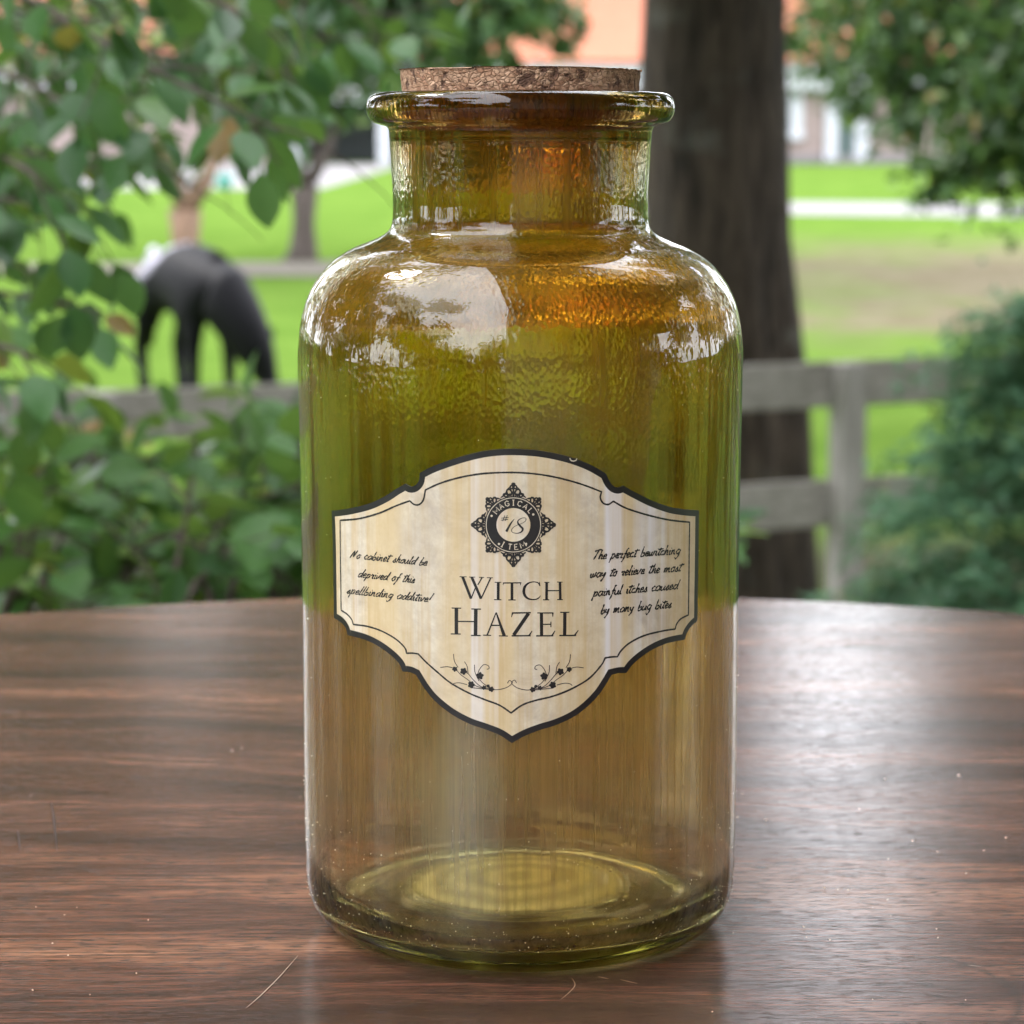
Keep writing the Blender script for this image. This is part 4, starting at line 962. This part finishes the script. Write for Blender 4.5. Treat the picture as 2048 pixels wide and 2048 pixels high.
for k in range(24):                       # shingle courses, each lapping over the one below
    y0 = -.8 + k * .32; z0 = r0 + k * .15
    m.box((-1, y0 + .2, z0 + .06), (50, .44, .05), Matrix.Rotation(.43, 3, 'X'))
m.build('roof', M['roofm'], house, smooth=False)
wx0, wx1 = hx(1380), hx(1604)
wnd = hbox('window', wx0, wx1, -.10, .02, hzz(276), hzz(140) - .05 if hzz(140) < ztop else ztop - .05, M['white'])
hbox('pane', wx0 + .3, wx1 - .42, -.14, -.105, hzz(262), ztop - .25, M['pane'], wnd)
m = MB(); m.box(((wx0 + wx1) / 2 - .1, -.16, hzz(272)), (wx1 - wx0 + .25, .2, .22)); m.build('sill', M['white'], wnd, smooth=False)
dx0, dx1 = hx(1649), hx(1736)
door = hbox('door', hx(1674), hx(1708), -.06, .03, hzz(322), hzz(205), M['dark'])
hbox('pilaster', dx0, hx(1673), -.2, .02, -.05, ztop - .04, M['white']); hbox('pilaster', hx(1708.5), dx1, -.2, .02, -.05, ztop - .04, M['white'])
hbox('door_head', hx(1673) + .01, hx(1708), -.15, .02, hzz(204), ztop - .06, M['white'])
hbox('foundation', hx(800) + .02, 22.02, -.10, -.01, -.3, .30, M['gravel'])
hbox('step', dx0 - .2, dx1 + .2, -.9, -.25, -.1, .14, M['gravel'])
# something turquoise left out on the drive
q = at(449, 378, 60); m = MB(); m.lathe([(0, 0), (.13, 0), (.19, .28), (.205, .29), (.205, .31), (.185, .31), (.125, .03), (0, .03)], 24)
m.v = [(x * 1.1, y, z) for x, y, z in m.v]
M['turq'] = simple('turquoise_plastic', (.10, .42, .45), (.14, .52, .55), 8, .4, .001)
o = m.build('plastic_tub', M['turq']); o.location = (q.x, q.y, gz(q.y) + .03); tag(o, 'small turquoise plastic tub standing on the edge of the driveway', 'tub')

# ------------------------------------------------------------ pony grazing behind the fence
t = NT('black_coat'); v = t.coord(); sp = t.n('SeparateXYZ'); t.l(v, sp.inputs[0])
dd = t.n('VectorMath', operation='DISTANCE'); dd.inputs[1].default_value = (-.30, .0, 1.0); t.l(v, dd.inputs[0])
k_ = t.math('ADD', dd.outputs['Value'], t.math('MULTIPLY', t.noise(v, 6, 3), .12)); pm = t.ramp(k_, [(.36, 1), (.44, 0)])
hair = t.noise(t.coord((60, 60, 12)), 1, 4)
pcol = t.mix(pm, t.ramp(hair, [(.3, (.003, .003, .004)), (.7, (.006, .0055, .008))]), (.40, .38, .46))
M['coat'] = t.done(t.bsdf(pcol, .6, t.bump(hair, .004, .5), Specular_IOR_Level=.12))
def skin(name, verts, edges, rads, mat, parent, root=0, sub=2):
    me = bpy.data.meshes.new(name); me.from_pydata(verts, edges, []); me.materials.append(mat); o = bpy.data.objects.new(name, me); C.objects.link(o); o.parent = parent
    md = o.modifiers.new('skin', 'SKIN'); sk = me.skin_vertices[0].data if me.skin_vertices else None
    if sk is None:
        bpy.context.view_layer.objects.active = o; bpy.ops.object.modifier_add(type='SKIN'); o.modifiers.remove(o.modifiers[-1]); sk = me.skin_vertices[0].data
    for i, r_ in enumerate(rads): sk[i].radius = (r_, r_) if not hasattr(r_, '__len__') else r_; sk[i].use_root = (i == root)
    md.use_smooth_shade = True; s_ = o.modifiers.new('sub', 'SUBSURF'); s_.levels = sub; s_.render_levels = sub
    return o
ph = at(376, 560, 17.6); pony = empty('pony', (ph.x, ph.y, gz(ph.y)), label='black pony with a pale patch on its rump, grazing behind the fence', cat='pony')
pony.rotation_euler = (0, 0, R(-60)); pony.scale = (1.2, 1.2, 1.12)
V = [(-.34, 0, .80), (-.12, 0, .76), (.12, 0, .74), (.33, 0, .76), (.46, .01, .68), (.58, .07, .50), (.66, .13, .32), (.70, .17, .18), (.73, .20, .04)]
Rr = [(.20, .17), (.22, .24), (.22, .25), (.20, .24), (.17, .20), (.15, .18), (.11, .13), (.06, .07), (.045, .045)]; E = [(i, i + 1) for i in range(8)]
for s_ in (-1, 1):
    n = len(V); V += [(-.36, .12 * s_, .58), (-.31, .125 * s_, .46), (-.44, .12 * s_, .32), (-.42, .12 * s_, .12), (-.38, .12 * s_, .02)]; Rr += [.12, .075, .046, .036, .046]; E += [(0, n)] + [(n + i, n + i + 1) for i in range(4)]
    n = len(V); V += [(.31, .11 * s_, .50), (.32, .11 * s_, .32), (.32, .11 * s_, .12), (.35, .11 * s_, .02)]; Rr += [.08, .046, .035, .045]; E += [(3, n)] + [(n + i, n + i + 1) for i in range(3)]
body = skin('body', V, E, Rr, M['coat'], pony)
m = MB(); m.tube([(-.50, 0, .90), (-.58, 0, .80), (-.60, .01, .55), (-.58, .0, .28)], [.03, .045, .055, .015], 10); m.build('tail', M['coat'], pony)
m = MB()
for k in range(9):
    f_ = k / 8; a = Vector((.36 + .30 * f_, .11 * f_, .92 - .46 * f_)); m.tube([a, a + Vector((.02, .06, -.05)), a + Vector((.02, .10, -.15))], [.03, .028, .008], 6)
m.build('mane', M['coat'], pony)
for s_ in (-1, 1): m = MB(); m.tube([(.65, .13 + .05 * s_, .38), (.675, .13 + .075 * s_, .43), (.685, .13 + .085 * s_, .48)], [.022, .026, .004], 8); m.build('ear', M['coat'], pony)

# ------------------------------------------------------------ behind the camera: unseen house, trees and hedges, many added to block sky
hb_ = MB(); hb_.box((4.6, -2.6, .9), (9.9, .2, 3.4)); hb_.box((4.72, -.95, 2.25), (10.1, 3.3, .12))  # wall, and a roof slab added to cover the sky overhead
M['siding'] = simple('siding', (.30, .29, .27), (.36, .35, .33), 6, .8, .01, .5, (1, 1, 20))
tag(hb_.build('porch_wall', M['siding'], smooth=False), 'grey clad house wall at the back of the deck', 'wall')
def back_tree(x, y, h, rad, seed, label):
    rg = random.Random(seed); cl = [(Vector((x + rg.gauss(0, rad * .5), y + rg.gauss(0, rad * .5), -1.74 + h * rg.uniform(.35, 1))), rad * rg.uniform(.25, .45)) for _ in range(16)]
    tree_at('garden_tree', (x, y, -1.74), [(x, y, -1.9), (x, y, -.5), (x + .1, y, -1.74 + h * .6)], [.2, .15, .08], None, cl, 6000, .34, label, seed=seed)
back_tree(-9, -7.5, 5.2, 3.0, 31, 'broad tree beyond the left end of the deck, seen only in reflections')
back_tree(-3.5, -11, 4.3, 2.8, 32, 'low tree behind the deck, mirrored in the bottle')
back_tree(-8.5, 1.0, 6.5, 2.6, 33, 'tall tree left of the garden, outside the picture')
back_tree(-5.6, -3.0, 7.5, 2.6, 34, 'leafy tree at the end of the deck, mirrored in the shoulder of the bottle')  # this and the next three are added to block sky from the glass
back_tree(6.5, 2.8, 8.5, 2.8, 35, 'tree to the right of the deck, outside the picture')
back_tree(5.2, 6.5, 8.0, 2.4, 36, 'second tree to the right of the garden, outside the picture')
back_tree(-5.5, 5.5, 8.5, 2.8, 37, 'tree to the left of the lawn, outside the picture')
def screen_tree(px, D, h, rad, seed, label):  # unseen trees added behind the house to shield the table from sky
    rg = random.Random(seed); p = at(px, 300, D); z = gz(p.y); cl = [(Vector((p.x + rg.gauss(0, rad * .55), p.y + rg.gauss(0, rad * .5), z + h * rg.uniform(.34, 1))), rad * rg.uniform(.25, .5)) for _ in range(26)]
    tree_at('tall_tree', (p.x, p.y, z), [(p.x, p.y, z - .2), (p.x, p.y, z + 1), (p.x + .2, p.y, z + h * .7)], [.45, .35, .15], None, cl, 4200, .5, label, seed=seed, group='tall trees behind the house')
for k, (px, D, h, rad) in enumerate([(-300, 98, 26, 6), (250, 99, 30, 6.5), (760, 98, 28, 6), (1090, 100, 30, 5.5), (2260, 99, 29, 6), (2650, 99, 27, 6)]):
    screen_tree(px, D, h, rad, 50 + k, ['broad tree behind the left end of the house, leftmost of the row', 'tall tree behind the roof left of the garage', 'tall tree behind the roof above the garage', 'tall tree behind the roof in line with the big trunk', 'tall tree behind the roof, right of the door', 'broad tree past the right end of the house, rightmost of the row'][k])
def hedge(name, x0, y0, x1, y1, h, n, label, seed):  # unseen hedges added to keep low sky out of the glass
    rg = random.Random(seed); cl = []
    for k in range(int(math.hypot(x1 - x0, y1 - y0) * 2.4)):
        f_ = rg.random(); hh = h * (1 + .35 * noise.noise(Vector((f_ * 9, seed, 0)))); cl.append((Vector((x0 + (x1 - x0) * f_ + rg.gauss(0, .25), y0 + (y1 - y0) * f_ + rg.gauss(0, .25), -1.74 + hh * rg.uniform(.08, 1))), rg.uniform(.5, .8)))
    mid = ((x0 + x1) / 2, (y0 + y1) / 2, -1.74)
    tree_at(name, mid, [(mid[0], mid[1], -1.8), (mid[0], mid[1], -.6)], [.08, .05], None, cl, n, .26, label, cat='hedge', seed=seed)
hedge('tall_hedge', 6.6, -2.4, 7.4, 22, 4.6, 15000, 'tall hedge along the right side of the garden, outside the picture', 61)
hedge('tall_hedge', -6.2, -6, -7.2, 22, 4.6, 17000, 'tall hedge along the left side of the garden, outside the picture', 62)
hedge('low_hedge', -8, -8.5, 1.0, -9.0, 2.6, 7000, 'low hedge behind the deck, seen only mirrored in the bottle', 63)
